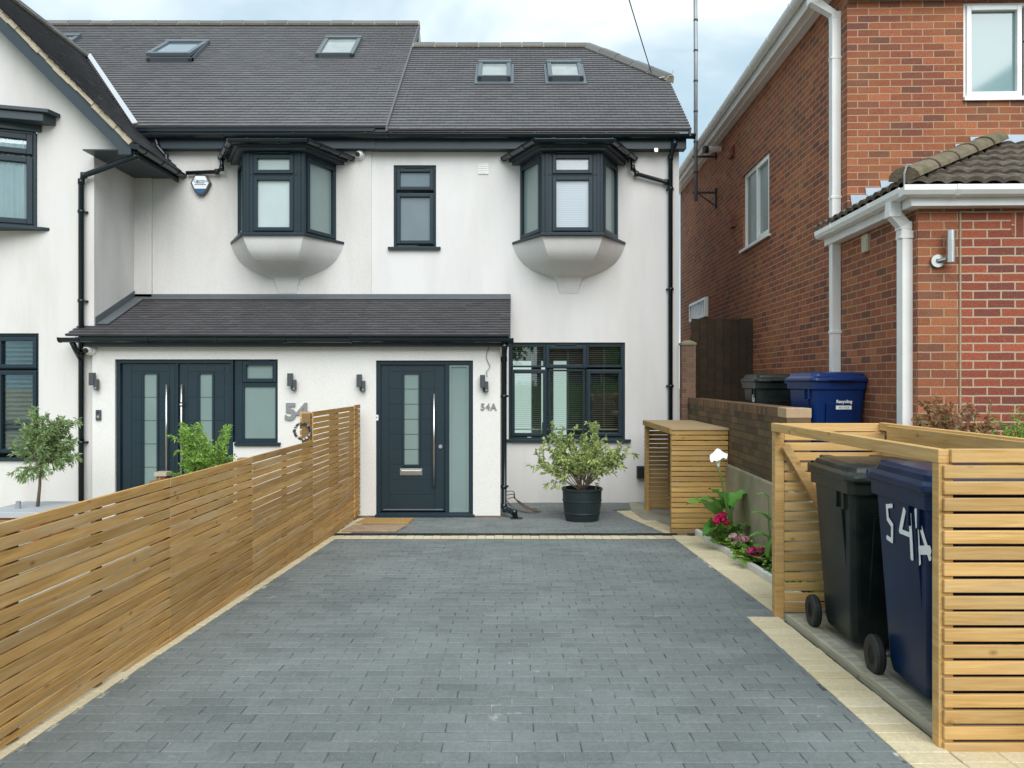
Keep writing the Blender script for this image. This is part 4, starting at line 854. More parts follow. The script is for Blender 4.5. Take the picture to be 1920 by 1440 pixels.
mb = LB(); sqgut(mb, (-.12, .33, ZE+.14), (-.12, -1.62, ZE+.14), (-1, 0, 0)); sqgut(mb, (-.225, -1.62, ZE+.14), (6, -1.62, ZE+.14), (0, -1, 0)); mb.build('extension_gutter', 'white', HR, bev=.003)
lpipe([(-.17, -1.40, ZE+.08), (-.17, -1.40, ZE-.02), (-.06, -1.36, ZE-.12), (-.05, -1.36, ZE-.2), (-.05, -1.36, .75)], .052, clips=[(-.05, -1.36, ZE-.22)], label='white downpipe at the corner of the extension')
# extension hip roof with rolled tiles
def rolled(mb, O, U, Sv, urng, L_, gauge=.30, per=.155, amp=.03, lip=.035):
    Nn = U.cross(Sv).normalized(); Nn = Nn if Nn.z > 0 else -Nn; n = int(L_/gauge)+1
    for i in range(n):
        s0 = i*gauge; s1 = min(L_, s0+gauge+.02); a0, a1 = urng(s0); b0, b1 = urng(s1); step = per/10
        if s1-s0 < .03: continue
        lo = min(a0, b0); hi = max(a1, b1); u = lo; off = random.gauss(0, .004)
        while u < hi-1e-6:
            v = min(u+step, hi); k = math.floor(u/per); random.seed(i*999+k); mb.c = random.random()
            h = lambda x: amp*abs(math.sin(math.pi*x/per))**.8
            cl = lambda x, a, b: min(max(x, a), b)
            p = [(cl(u, a0, a1), s0+off, h(u)+lip), (cl(v, a0, a1), s0+off, h(v)+lip), (cl(v, b0, b1), s1, h(v)+.004), (cl(u, b0, b1), s1, h(u)+.004), (cl(u, a0, a1), s0+off, h(u)-.002), (cl(v, a0, a1), s0+off, h(v)-.002)]
            mb.add([O+U*a+Sv*b+Nn*c for a, b, c in p], [(0, 1, 2, 3), (4, 5, 1, 0)]); u = v
    random.seed(5)
rz0, rz1 = 3.47, 4.30; run = 1.70; ra = math.atan((rz1-rz0)/run); Lq = run/math.cos(ra)
mb = LB(); y0 = -1.66; x0 = -.19
rolled(mb, V((0, y0, rz0)), V((1, 0, 0)), V((0, math.cos(ra), math.sin(ra))), lambda s: (x0+s*math.cos(ra)*1.04, 6), Lq)
rolled(mb, V((x0, 0, rz0)), V((0, 1, 0)), V((math.cos(ra), 0, math.sin(ra))), lambda s: (y0+s*math.cos(ra), .36 if s < .2 else .0), Lq)
mb.quad((x0, y0, rz0-.01), (6, y0, rz0-.01), (6, y0+run, rz1-.01), (x0+run, y0+run, rz1-.01)); mb.quad((x0, y0, rz0-.01), (x0, .36, rz0-.01), (x0+.2, .36, rz0+.09), (x0+run, y0+run, rz1-.01))
er = mb.build('extension_roof', 'ptile', HR, recalc=False)
mb = LB(); hp0, hp1 = V((x0+.0, y0+.02, rz0+.05)), V((x0+run*1.03, y0+run-.02, rz1+.045)); d = hp1-hp0; dn = d.normalized(); sd = dn.cross(V((0, 0, 1))).normalized(); up = sd.cross(dn)
for i in range(5):
    mb.rn(); a = hp0+d*(i/5+.002); b = hp0+d*((i+1)/5-.002); pr = lambda c, r: [c+sd*(r*math.cos(t))+up*(r*.8*math.sin(t)) for t in [math.pi*j/8 for j in range(9)]]+[c-up*.03]
    mb.loft([pr(a, .125+.006*random.random()), pr(b, .115)])
mb.build('hip_tiles', 'hipm', er, bev=.004)
mb = LB(); mb.tube([hp0+V((-.02, -.05, -.08)), hp0+V((-.03, -.07, .03)), hp0+V((-.01, -.075, .1)), hp0+V((.03, -.07, .1))], .008, 6); mb.build('hip_iron', 'grey', er)
# lead flashing
mb = LB(); x = x0+.22; k = 0
mb.tb(fRf, x0+run-.08, 6, 0, .008, rz1-.03, rz1+.10)
while x < x0+run-.1:
    zr = rz0+.02+(x-x0)/run*(rz1-rz0); nx = x+.155
    zt = math.floor((zr+.19)/.075)*.075+.03
    mb.prism([(x+.03, -.004, zr-.04), (nx+.03, -.004, zr-.0), (nx+.03, -.004, zt), (x, -.004, zt)], (0, -.006, 0)); x = nx
mb.prism([(x0+.2, -.003, rz0+.05), (x0+run, -.003, rz1-.01), (x0+run, -.003, rz1+.06), (x0+.2, -.003, rz0+.12)], (0, -.004, 0))
mb.build('stepped_flashing', 'leadl', HR)
# small fittings on the side wall (built at the wall)
mb = LB(); vu = -(-.55); 
mb.tb(fRs, .42, .56, 0, .03, 3.10, 3.27); mb.build('air_vent', 'creampl', HR, bev=.004)
mb = LB()
for i in range(5): mb.tb(fRs, .435, .545, .03, .036, 3.115+i*.03, 3.135+i*.03)
mb.build('vent_slats', 'creampl', HR)
for u, z in ((-4.62, 5.62), (-4.55, 4.45)):
    mb = LB(); mb.tb(fRs, u-.1, u+.1, 0, .035, z-.08, z+.08)
    for i in range(4): mb.tb(fRs, u-.09, u+.09, .03, .042, z-.07+i*.037, z-.052+i*.037)
    mb.tb(fRs, u-.11, u+.11, 0, .06, z-.10, z-.08); mb.build('air_brick', 'redpl', HR)
mb = LB(); ring(mb, fRs, -7.95, -6.45, 3.05, 3.42, .05, 0, .06)
for i in range(9): mb.tb(fRs, -7.85+i*.15, -7.77+i*.15, .0, .04, 3.1, 3.37)
mb.tb(fRs, -7.9, -6.5, 0, .012, 3.1, 3.37); mb.build('louvred_vent', 'white', HR)
def loc(x, y, z): return V((3.53, 8.1, 0))+Matrix.Rotation(RA, 3, 'Z') @ V((x, y, z))
# ================================================================ fittings mounted on the walls
t = thing('wall_lamp', 'stainless steel cylinder lamp on the red brick front wall of the extension', 'wall lamp', loc(.185, EF-.01, 2.83), RA, local=True)
b = MB(); b.tube([(-.03, 0, .02), (-.03, -.02, .02)], .055, 20); b.tube([(-.03, -.02, .02), (.02, -.05, .03)], .022, 10); b.build('wall_plate', 'silver', t, smooth=False)
b = MB(); b.tube([(.05, -.07, .0), (.05, -.07, .27)], .033, 20)
for i in range(5): b.tube([(.05, -.07, .1+i*.02), (.05, -.07, .108+i*.02)], .036, 20)
b.build('lamp_body', 'silver', t)
t = thing('security_camera', 'dark and white bullet camera high on the red brick side wall', 'camera', loc(-.02, 5.35, 5.86), RA, local=True)
b = MB(); b.tube([(0, 0, .05), (-.1, -.02, .05)], .02, 8); b.build('bracket', 'white', t); b = MB(); b.tube([(-.02, -.02, .02), (-.25, -.06, .0)], .055, 14); b.build('body', 'white', t, smooth=False); b = MB(); b.tube([(-.25, -.06, .0), (-.32, -.07, -.005)], .065, 14); b.build('lens', 'black', t)
t = thing('tv_mast', 'tall thin jointed metal aerial pole rising in the gap between the white and red houses', 'aerial pole', (3.32, 13.9, 5.08), 0, local=True)
b = MB(); b.tube([(0, 0, 0), (0, 0, 2.6), (-.01, 0, 4.5)], .036, 10); b.build('pole', 'pole', t, smooth=True)
b = MB()
for i in range(8): b.tube([(0, 0, .5+i*.55), (0, 0, .53+i*.55)], .042, 10)
b.build('pole_joints', 'cable', t)
for z in (.15, .8):
    b = MB(); b.box(-.06, .37, -.02, .02, z-.015, z+.015); b.tube([(.37, 0, z-.25), (.05, 0, z-.02)], .012, 6) if z < .5 else None; b.box(.34, .37, -.03, .03, z-.28 if z < .5 else z-.05, z+.08); b.build('bracket', 'cable', t)
def boxlamp(x, z, label):
    t = thing('wall_lamp', label, 'wall lamp', (x, PY, z), 0, 'dark up-and-down wall lamps on the porch', local=True)
    b = MB(); b.box(-.02, .035, -.035, 0, -.11, .02); b.build('wall_plate', 'lamp', t, bev=.004)
    b = MB(); b.box(-.055, .012, -.10, -.035, -.055, .115); b.build('lamp_body', 'lamp', t, bev=.005)
    b = MB(); b.box(.012, .055, -.09, -.03, -.115, .03); b.build('sensor', 'lamp', t, bev=.005)
    b = MB(); b.tube([(.033, -.09, -.09), (.033, -.094, -.09)], .014, 12); b.build('sensor_lens', 'frost', t)
boxlamp(px(185), pz(715), 'dark box wall lamp on the far left of the porch, above the doorbell'); boxlamp(px(552), pz(716), 'dark box wall lamp above the large grey 54')
boxlamp(px(680), pz(718), 'dark box wall lamp just left of the single front door frame'); boxlamp(px(908.5), pz(719), 'dark box wall lamp above the small 54A with a loose wire')
b = MB(); b.tube([(px(917), PY-.01, 2.28), (px(913), PY-.012, 2.2), (px(912), PY-.012, 2.13), (px(919), PY-.014, 2.02), (px(917), PY-.02, 1.99), (px(912), PY-.03, 1.95), (px(914), PY-.01, 1.88)], .005, 6); tag(b.build('wire', 'numgrey'), 'loose thin wire hanging from the porch eaves to a wall lamp', 'wire')
b = MB()
def camdome(x, y, z, r, label, nx=0):
    t = thing('security_camera', label, 'camera', (x, y, z), 0, 'white dome cameras', local=True)
    b = MB(); b.lathe((0, 0, 0), [(r*1.0, 0), (r*1.05, -.02), (r*.95, -.05), (r*.9, -.06)], 20); b.v = [(p[0], p[2]+.0, p[1]) for p in b.v]; b.build('base', 'white', t)
    b = MB(); n = 18; rings = []
    for i in range(10):
        a = math.pi*i/9; rings.append([V((r*.8*math.sin(a)*math.cos(2*math.pi*j/n), -.08+r*.8*math.sin(a)*math.sin(2*math.pi*j/n), r*.8*math.cos(a))) for j in range(n)])
    b.loft(rings); b.build('eyeball', 'white', t, smooth=True)
    b = MB(); b.tube([(nx, -.08-r*.66, -r*.2), (nx, -.08-r*.84, -r*.26)], r*.46, 16); b.build('lens', 'black', t)
camdome((675-960)/1442*11.5, 11.555, 1.82+(715-290)/1442*11.5, .075, 'white dome camera under the eaves right of the first projecting bay', -.02)
camdome(px(175), PY, pz(656), .075, 'white dome camera under the porch gutter at its left end')
# house numbers
t = thing('house_number', 'large grey number 54 on the porch wall, partly behind the fence', 'sign', (px(567), PY, pz(773)), 0)
textobj('5', .305, fP, px(547.5), pz(773), .012, 'numgrey', 'digit', t, ext=.012, bold=.012, sx=1.05); textobj('4', .305, fP, px(570), pz(773), .012, 'numgrey', 'digit', t, ext=.012, bold=.012, sx=1.05)
t = thing('house_number', 'small dark grey number 54A beside the single front door', 'sign', (px(915), PY, pz(763)), 0)
for ch, x in (('5', 905.5), ('4', 915), ('A', 925.5)): textobj(ch, .125, fP, px(x), pz(763), .008, 'numgrey', 'digit', t, ext=.008, bold=.0028, sx=.95)
t = thing('doorbell', 'black video doorbell on the porch wall left of the double door', 'doorbell', (px(189.5), PY, pz(778)), 0, local=True)
b = MB(); b.box(-.035, .035, -.025, 0, -.07, .07); b.build('body', 'lamp', t, bev=.006); b = MB(); b.tube([(0, -.025, -.02), (0, -.03, -.02)], .018, 16); b.build('button', 'grey', t); b = MB(); b.tube([(0, -.025, .035), (0, -.029, .035)], .012, 14); b.build('lens', 'black', t)
t = thing('doorbell', 'small white bell push on the frame of the single front door', 'doorbell', (px(707.5), PY+.03, pz(783)), 0, local=True)
b = MB(); b.box(-.02, .02, -.018, 0, -.038, .038); b.build('body', 'white', t, bev=.004); b = MB(); b.tube([(0, -.018, .005), (0, -.022, .005)], .008, 12); b.build('button', 'lamp', t)
# alarm box
ax, az = (377-960)/1442*11.5, 1.82+(715-347)/1442*11.5
t = thing('alarm_box', 'hexagonal white and blue burglar alarm box on the upper wall of number 54', 'alarm', (ax, 11.54, az), 0, local=True)
hexa = lambda k, y: [(x*k, y, z*k) for x, z in ((-.075, .14), (.075, .14), (.14, .025), (.078, -.10), (.03, -.145), (-.03, -.145), (-.078, -.10), (-.14, .025))]
b = MB(); b.prism(hexa(1.08, 0), (0, -.065, 0)); b.build('casing', 'lamp', t, bev=.008)
b = MB(); b.prism([(-.07, -.066, .128), (.07, -.066, .128), (.125, -.066, .025), (.085, -.066, -.062), (-.085, -.066, -.062), (-.125, -.066, .025)], (0, -.006, 0)); b.build('white_panel', 'alarmw', t, bev=.003)
b = MB(); b.prism([(-.082, -.066, -.067), (.082, -.066, -.067), (.067, -.066, -.10), (.026, -.066, -.135), (-.026, -.066, -.135), (-.067, -.066, -.10)], (0, -.006, 0)); b.build('blue_panel', 'alarmb', t, bev=.003)
T0 = (V((0, 0, 0)), V((1, 0, 0)), V((0, -1, 0)))
textobj('Ca', .06, T0, -.065, .052, .073, 'alarmt', 'lettering', t, ext=.001, bold=.001); textobj('BRITECH', .042, T0, .03, .048, .073, 'alarmt', 'lettering', t, ext=.001, bold=.001)
b = MB(); b.box(-.07, .06, -.0745, -.0725, .018, .028); b.box(-.085, .085, -.0745, -.0725, -.006, .004); b.build('small_print', 'alarmt', t)
b = MB(); b.box(-.06, .06, -.10, 0, -.09, .09); b.v = [(p[0]+1.93, p[1]+11.56, p[2]+.46) for p in b.v]; tag(b.build('meter_box', 'black', bev=.008), 'small black box on the white wall beside the slatted shed', 'box')
# overhead cable + eyelet at the hip
b = MB(); b.tube([(2.42+(.02), 12.78, 6.86), (2.66, 12.76, 6.9), (2.67, 12.76, 6.98)], .01, 6); tag(b.build('cable_hook', 'grey'), 'small metal hook at the lower end of the roof hip', 'hook')
b = MB(); pts = []
for i in range(13):
    k = i/12; pts.append(V((2.30, 12.7, 6.92)).lerp(V((-1.6, -.2, 7.3)), k)+V((0, 0, -.55*4*k*(1-k)*.25)))
b.tube(pts, .008, 6); tag(b.build('overhead_cable', 'cable'), 'thin dark cable running up into the sky from the end of the roof hip', 'cable')
b = MB(); b.tube([(2.12, 11.42, 5.25), (2.13, 11.4, 5.22), (2.15, 11.4, 5.22)], .01, 6); b.obox((2.13, 11.37, 5.24), (.025, 0, 0), (0, .01, 0), (0, 0, .025)); tag(b.build('eyelet', 'silver'), 'tiny metal cable eyelet on the fascia near the right downpipe', 'eyelet')
b = MB()
for s in range(3):
    pts = [(-.1+.02*s, 10.6, .30-.05*s), (.02, 10.75, .28-.04*s), (.05, 10.85, .16), (.18+.06*s, 10.9-.1*s, .03), (.34+.03*s, 10.95-.12*s, .012), (.28, 10.7-.05*s, .012), (.1, 10.72, .02), (-.02, 10.8, .08), (-.1, 10.6, .22)]
    sm = []
    for i in range(len(pts)-1):
        p0, p1, p2, p3 = [V(pts[max(0, min(len(pts)-1, i+k))]) for k in (-1, 0, 1, 2)]
        for q in range(5): t_ = q/5; sm.append(.5*((2*p1)+(p2-p0)*t_+(2*p0-5*p1+4*p2-p3)*t_*t_+(3*p1-p0-3*p2+p3)*t_**3))
    b.tube(sm, .0065, 6)
tag(b.build('garden_hose', P('brown_hose', (.16, .12, .09), .6), smooth=True), 'loosely coiled brown cable on the patio behind the bent foot of a downpipe', 'cable')
# ================================================================ garden wall, pier, gate, neighbour's ground
def gx(y): return 2.278+.028*y
WA = -math.atan(.028)
gw_ = thing('garden_wall', 'weathered brown brick boundary wall between the driveway and the red house', 'wall', (gx(6.92), 6.92, 0), WA)
ROOT[gw_] = Matrix.Identity(4); Lw = 4.42
b = MB(); b.box(0, .215, 0, Lw, -.1, 1.49); b.build('brickwork', 'brickg', gw_)
b = MB(); b.box(-.004, .219, .24, Lw, 1.49, 1.575); b.build('coping', 'brickt', gw_)
b = MB(); b.box(-.006, .221, -.004, .24, 1.49, 1.578); b.build('end_block', P('sandstone_block', (.46, .32, .19), .9, var=.2, vs=12, bump=.6, bs=60), gw_, bev=.005)
b = MB(); b.prism([(-.05, -1.3, -.1), (0, -1.3, -.1), (0, -1.3, .86), (-.035, -1.3, .85)], (0, Lw+.9, 0)); b.build('cement_plinth', 'cement', gw_, bev=.01)
b = MB(); b.box(.0, .215, -1.3, 0, -.1, .84); b.build('low_brickwork', 'brickg', gw_)
pr_ = thing('brick_pier', 'square brown brick pier with a pointed cap at the far end of the garden wall', 'pier', (2.61, 11.42, 0), 0)
b = MB(); b.box(2.515, 2.715, 11.36, 11.55, .0, 2.36); b.build('shaft', P('x', (0, 0, 0)) if 0 else 'brickp', pr_)
b = MB(); b.loft([[V((2.505, 11.35, 2.36)), V((2.725, 11.35, 2.36)), V((2.725, 11.56, 2.36)), V((2.505, 11.56, 2.36))], [V((2.505, 11.35, 2.39)), V((2.725, 11.35, 2.39)), V((2.725, 11.56, 2.39)), V((2.505, 11.56, 2.39))], [V((2.58, 11.42, 2.43)), V((2.65, 11.42, 2.43)), V((2.65, 11.5, 2.43)), V((2.58, 11.5, 2.43))]]); b.build('cap', 'cement', pr_)
gt = thing('wooden_gate', 'tall dark brown close-boarded side gate between the two houses', 'gate', (3.16, 11.6, .8), 0)
b = MB(); x = 2.70
while x < 3.64:
    b.rn(); k = min(.118, 3.645-x); b.box(x+.002, x+k-.002, 11.58+random.gauss(0, .002), 11.60, .8, 2.765+random.gauss(0, .004)); x += .12
b.build('boards', 'darkwood', gt, bev=.002); b = MB()
for z in (1.1, 2.4): b.box(2.70, 3.64, 11.603, 11.64, z, z+.09)
b.build('rails', 'darkwood', gt)
ng = MB(); ng.prism([(gx(7)+.21, 7.05, .5), (6.5, 7.05, .5), (6.5, 19, .5), (2.55, 19, .5), (2.55, 11.56, .5), (gx(11.3)+.21, 11.3, .5)], (0, 0, .29)); struct(ng.build('neighbour_ground', 'ngravel'))
ng = MB(); ng.box(2.72, 9, 0, 7.04, .3, .80); struct(ng.build('neighbour_flower_bed', 'soil'))
rw = MB(); rw.box(2.70, 2.80, 0, 6.9, -.1, .84); tag(rw.build('retaining_wall', 'brickg'), 'low brown brick retaining wall behind the wheelie bin store', 'wall')
# ================================================================ slatted timber
def slatrow(mb, fr, u0, u1, z0, z1, th=.018, d=0, pitch=.0705, h=.056, top=True, cuts=()):
    z = z1-h
    us = [u0, *[c for c in cuts if u0 < c < u1], u1]
    while z > z0-.01:
        for a, b in zip(us, us[1:]): mb.rn(); dz = random.gauss(0, .0008); dd = random.gauss(0, .001); mb.tb(fr, a+.0008, b-.0008, d+dd, d+th+dd, max(z, z0)+dz, z+h+dz)
        z -= pitch
# left fence
fy0 = 10.2
fn = thing('slatted_fence', 'long golden-brown horizontal slatted timber fence along the left of the driveway', 'fence', (-2.338+.029*fy0, fy0, 0), -math.atan(.029))
ROOT[fn] = Matrix.Identity(4)
ff = FR(0, 0, 0, 1)        # u = local y (negative towards the camera), normal +x
def lowedge(y): return zg(y+fy0)+.004
pans = [(-9.0, -5.30), (-5.30, -3.86), (-3.86, -2.13)]
for a, b_ in pans:
    m1 = MB(); z = 1.2-.0545
    while z > 0:
        for (c, d) in ((a, b_),):
            l0, l1 = max(z, lowedge(c)), max(z, lowedge(d)); m1.rn(); dz = random.gauss(0, .0012); e = random.gauss(0, .0012); zt = z+.0545
            if zt-l1 < .008: continue
            if zt-l0 < .004: k = (lowedge(c)-zt)/(lowedge(c)-lowedge(d)); c += (d-c)*min(.98, k+.03); l0 = zt-.004
            m1.prism([(e, c+.001, l0+dz), (e, d-.001, l1+dz), (e, d-.001, zt+dz), (e, c+.001, zt+dz)], (.018, 0, 0))
        z -= .0635
    m1.build('slat_panel', 'fence', fn, bev=.002, segs=1)
m1 = MB(); slatrow(m1, ff, -2.13, -.32, .02, 1.50, pitch=.0635, h=.053); m1.build('slat_panel', 'fence', fn, bev=.002, segs=1, label='taller panel of slats next to the porch')
m1 = MB(); slatrow(m1, ff, -.32, -.02, .02, 1.515, pitch=.0635, h=.053, d=.016); m1.build('end_slats', 'fence', fn, bev=.002, segs=1)
m1 = MB(); slatrow(m1, (V((-.12, -2.13, 0)), V((1, 0, 0)), V((0, -1, 0))), 0, .115, 1.2, 1.50, d=.001, pitch=.0635, h=.053); m1.build('end_slats', 'fence', fn, bev=.002, segs=1, label='short stacked slat ends closing the tall panel')
for y in (-8.6, -6.80, -5.35, -3.92, -2.17, -1.1, -.1):
    h = 1.195 if y < -2.2 else 1.49; b = MB(); b.rn(); b.box(-.092, -.002, y, y+.09, 0 if y > -2 else -.05, h-.005); b.build('post', 'fenceback', fn, bev=.003, segs=1)
# battens between posts
for y in (-7.7, -6.1, -4.6, -3.0): b = MB(); b.rn(); b.box(-.03, -.002, y, y+.06, 0, 1.19); b.build('batten', 'fenceback', fn)
# log shed
sh = thing('slatted_shed', 'small flat-topped slatted timber shed with an open side, against the garden wall', 'shed', (2.2, 9.9, 0), 0)
fs = FR(0, 9.0); fb = FR(0, 10.80)
m1 = MB(); slatrow(m1, fs, 1.86, 2.525, .03, 1.245, pitch=.0605, h=.050, d=.0); m1.build('front_slats', 'shed', sh, bev=.002, segs=1)
m1 = MB(); slatrow(m1, fb, 1.86, 2.55, .03, 1.245, pitch=.0605, h=.050, d=-.02); m1.build('back_slats', 'shed', sh, bev=.002, segs=1)
m1 = MB(); slatrow(m1, FR(2.49, 0, 0, -1), -10.78, -9.02, .03, 1.245, pitch=.0605, h=.050, d=0); m1.build('side_slats', 'shed', sh, bev=.002, segs=1)
b = MB(); b.rn()
for y in (8.97,): 
    for i in range(9): b.rn(); b.box(1.845, 2.54, 8.965+i*.207, 9.168+i*.207, 1.25, 1.275)
b.build('roof', P('shed_top', (.40, .28, .15), .75, var=.15, rv=.03), sh, bev=.002)
b = MB(); b.rn(); b.box(1.84, 1.858, 8.965, 10.83, 1.205, 1.265); b.build('roof_edge', 'shed', sh, bev=.002)
for x, y in ((1.865, 9.003), (1.865, 10.72), (2.44, 9.003), (2.44, 10.72)): b = MB(); b.rn(); b.box(x, x+.05, y, y+.075, .01, 1.25); b.build('post', 'shed', sh, bev=.003)
# bin store
bs_ = thing('bin_store', 'pale timber slatted bin store frame with an open top, on the right of the driveway', 'bin store', (2.26, 4.47, .15), 0)
X0b, X1b, Y0b, Y1b, ZTb = 1.878, 2.66, 3.385, 5.56, 1.52
b = MB(); b.rn(); b.box(X0b, X0b+.065, Y0b-.0, Y0b+.055, zg(3.4)-.02, ZTb-.06); b.build('post', 'pine', bs_, bev=.004, label='front corner post')
b = MB(); b.rn(); b.box(X0b, X0b+.065, Y1b-.07, Y1b, zg(5.5)-.02, ZTb-.06); b.build('post', 'pine', bs_, bev=.004)
for y in (Y0b+.02, Y1b-.07): b = MB(); b.rn(); b.box(X1b-.06, X1b, y, y+.06, 0, ZTb-.06); b.build('post', 'pine', bs_, bev=.004)
b = MB(); b.rn(); b.box(X0b-.004, X0b+.045, Y0b-.004, Y1b+.004, ZTb-.06, ZTb); b.build('rail', 'pine', bs_, bev=.003, label='long top rail over the open side')
b = MB(); b.rn(); b.box(X0b+.045, X1b, Y1b-.045, Y1b, ZTb-.06, ZTb-.002); b.build('rail', 'pine', bs_, bev=.003)
b = MB(); b.rn(); b.box(X1b-.03, X1b+.015, Y0b, Y1b-.046, ZTb-.05, ZTb+.004); b.rn(); b.box(X1b-.05, X1b-.03, Y0b, Y1b-.2, ZTb-.12, ZTb-.01); b.build('rail', 'pine', bs_, bev=.003, label='doubled top rail of the rear side')
b = MB(); b.rn(); b.box(X0b+.045, X1b+.14, Y0b-.022, Y0b+.03, ZTb-.056, ZTb+.002); b.build('rail', 'pine', bs_, bev=.003)
b = MB(); slatrow(b, FR(0, Y0b), X0b+.014, X1b+.14, zg(3.4)-.05, ZTb-.068, pitch=.0716, h=.057, th=.019, d=.0); b.build('front_slats', 'pine', bs_, bev=.003, segs=1, label='slatted end panel nearest the camera')
b = MB(); slatrow(b, FR(0, Y1b-.05), X0b+.066, X1b, zg(5.5)+.02, ZTb-.066, pitch=.0716, h=.057, d=0); b.build('back_slats', 'pine', bs_, bev=.003, segs=1)
b = MB(); slatrow(b, FR(X1b-.0, 0, 0, -1), -Y1b+.05, -Y0b-.03, zg(5)+.02, ZTb-.125, pitch=.0716, h=.057, d=.0); b.build('side_slats', 'pine', bs_, bev=.003, segs=1)
b = MB(); b.rn(); b.obox((X0b+.065+.16, Y1b-.105, 1.08), (.165, 0, -.285), (0, .018, 0), V((.285, 0, .165)).normalized()*.028); b.build('brace', 'pine', bs_, bev=.003)
# ================================================================ wheelie bins
def rrect(w_, d_, r, z, cy=0, n=5, cx=0):
    o = []
    for qx, qy, a0 in ((1, 1, 0), (-1, 1, 90), (-1, -1, 180), (1, -1, 270)):
        for i in range(n): a = R(a0+90*i/(n-1)); o.append(V((cx+qx*(w_/2-r)+r*math.cos(a), cy+qy*(d_/2-r)+r*math.sin(a), z)))
    return o
def bin_(label, mat, pos_, rz, scale=(1, 1, 1), group=None):
    t = thing('wheelie_bin', label, 'wheelie bin', (0, 0, 0), 0, group, local=True)
    b = MB()
    b.loft([rrect(.43, .46, .05, .05, -.02), rrect(.45, .49, .05, .10, -.02), rrect(.485, .56, .045, .50, -.02), rrect(.52, .63, .04, .90, -.02), rrect(.555, .685, .04, .905, -.01), rrect(.56, .69, .04, .985, -.01), rrect(.53, .65, .03, .986, -.01)], (True, False))
    for sx in (-1, 1):                                    # ribs and pockets under the rim
        for y in (-.24, -.13): b.obox((sx*.262, y, .86), (.014, 0, 0), (0, .012, 0), (0, 0, .05))
        b.obox((sx*.235, -.20, .45), (.006, 0, .0), (0, .010, 0), (.03*sx, 0, .36))
    pass
    b.obox((0, -.30, .45), (.14, 0, 0), (0, .008, 0), (0, -.05, .33))
    b.build('body', mat, t, bev=.004)
    b = MB(); L1 = lambda w_, d_, z, cy=-.015: rrect(w_, d_, .06, z, cy)
    b.loft([L1(.585, .72, .975), L1(.595, .73, .99), L1(.59, .725, 1.01), L1(.54, .66, 1.03), L1(.52, .63, 1.058), L1(.44, .52, 1.07), L1(.2, .2, 1.074)])
    b.obox((0, -.385, .995), (.12, 0, 0), (0, .025, 0), (0, 0, .010)); 
    for x in (-.16, .16): b.obox((x, .30, 1.045), (.035, 0, 0), (0, .09, 0), (0, 0, .022)); b.obox((x, -.22, 1.066), (.02, 0, 0), (0, .05, 0), (0, 0, .008))
    b.build('lid', mat, t, bev=.008)
    b = MB(); b.tube([(-.27, .375, 1.0), (.27, .375, 1.0)], .017, 10)
    for x in (-.26, -.1, .1, .26): b.obox((x, .35, .985), (.012, 0, 0), (0, .035, 0), (0, 0, .025))
    b.build('handle', mat, t, smooth=False)
    b = MB(); b.tube([(-.27, .25, .10), (.27, .25, .10)], .011, 8); b.build('axle', 'grey', t)
    for sx in (-1, 1):
        b = MB(); pf = [(.05, -.022), (.092, -.024), (.1, -.012), (.1, .012), (.092, .024), (.05, .022), (.05, -.022)]
        b.lathe((0, 0, 0), pf, 26); b.v = [(p[2]+sx*.278, p[0]+.25, p[1]+.10) for p in b.v]; wh = b.build('wheel', 'black', t, smooth=False)
        b = MB(); b.tube([(sx*.262, .25, .1), (sx*.292, .25, .1)], .02, 12)
        for i in range(6): a = math.pi*i/3; b.obox((sx*.278, .25+.034*math.cos(a), .1+.034*math.sin(a)), (.010, 0, 0), (0, .022*math.cos(a), .022*math.sin(a)), (0, -.006*math.sin(a), .006*math.cos(a)))
        b.tube([(sx*.272, .25, .1), (sx*.276, .25, .1)], .053, 20); b.build('rim', P('hub', (.03, .032, .033), .5), wh)
    t.location = pos_; t.rotation_euler = (0, 0, rz); t.scale = scale
    return t
zb = lambda y: zg(y)+.026
b1 = bin_('dark grey-green wheelie bin inside the timber bin store', 'bing', (2.285, 4.86, zb(4.8)), R(-2), (1.04, .98, 1.06))
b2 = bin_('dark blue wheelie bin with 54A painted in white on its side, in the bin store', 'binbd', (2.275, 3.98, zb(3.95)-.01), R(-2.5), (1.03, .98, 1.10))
b3 = bin_('bright blue recycling bin with a white label beyond the garden wall', 'binb', (3.235, 7.95, .79), R(2), (1.0, 1, 1.05))
b4 = bin_('grey wheelie bin with painted digits beyond the garden wall, in front of the dark gate', 'bing', (3.11, 9.15, .79), R(-3), (1.06, 1, 1.045))
# painted 54A on the left side (x-) of b2, read from its far to its near end
def stroke(b, pts, w_=.016):
    """pts in (u, z): u from far(+y) to near(-y); laid on the sloping side plane x=-(.2425+...)"""
    def q(u, z, o=0): x = -.243-(z-.50)*.0437-.0035-o; return V((x, .24-u, z))
    for (u0, z0), (u1, z1) in zip(pts, pts[1:]):
        L_ = math.hypot(u1-u0, z1-z0); a, c = (u1-u0)/L_, (z1-z0)/L_; ww = w_*(1+random.uniform(-.15, .15))
        e = .008; p = [(u0-a*e-c*ww, z0-c*e+a*ww), (u1+a*e-c*ww, z1+c*e+a*ww), (u1+a*e+c*ww, z1+c*e-a*ww), (u0-a*e+c*ww, z0-c*e-a*ww)]
        b.prism([q(*k) for k in p], (-.0012-random.random()*.0004, 0, 0))
    for u0, z0 in pts: b.prism([q(u0+w_*.97*math.cos(math.pi*k/5), z0+w_*.97*math.sin(math.pi*k/5)) for k in range(10)], (-.0018-random.random()*.0006, 0, 0))
t5 = MB(); stroke(t5, [(.165, .87), (.105, .86), (.11, .80), (.16, .775), (.15, .70), (.095, .705)], .0115); t5.build('digit', 'paint', b2, label='hand-painted white 5')
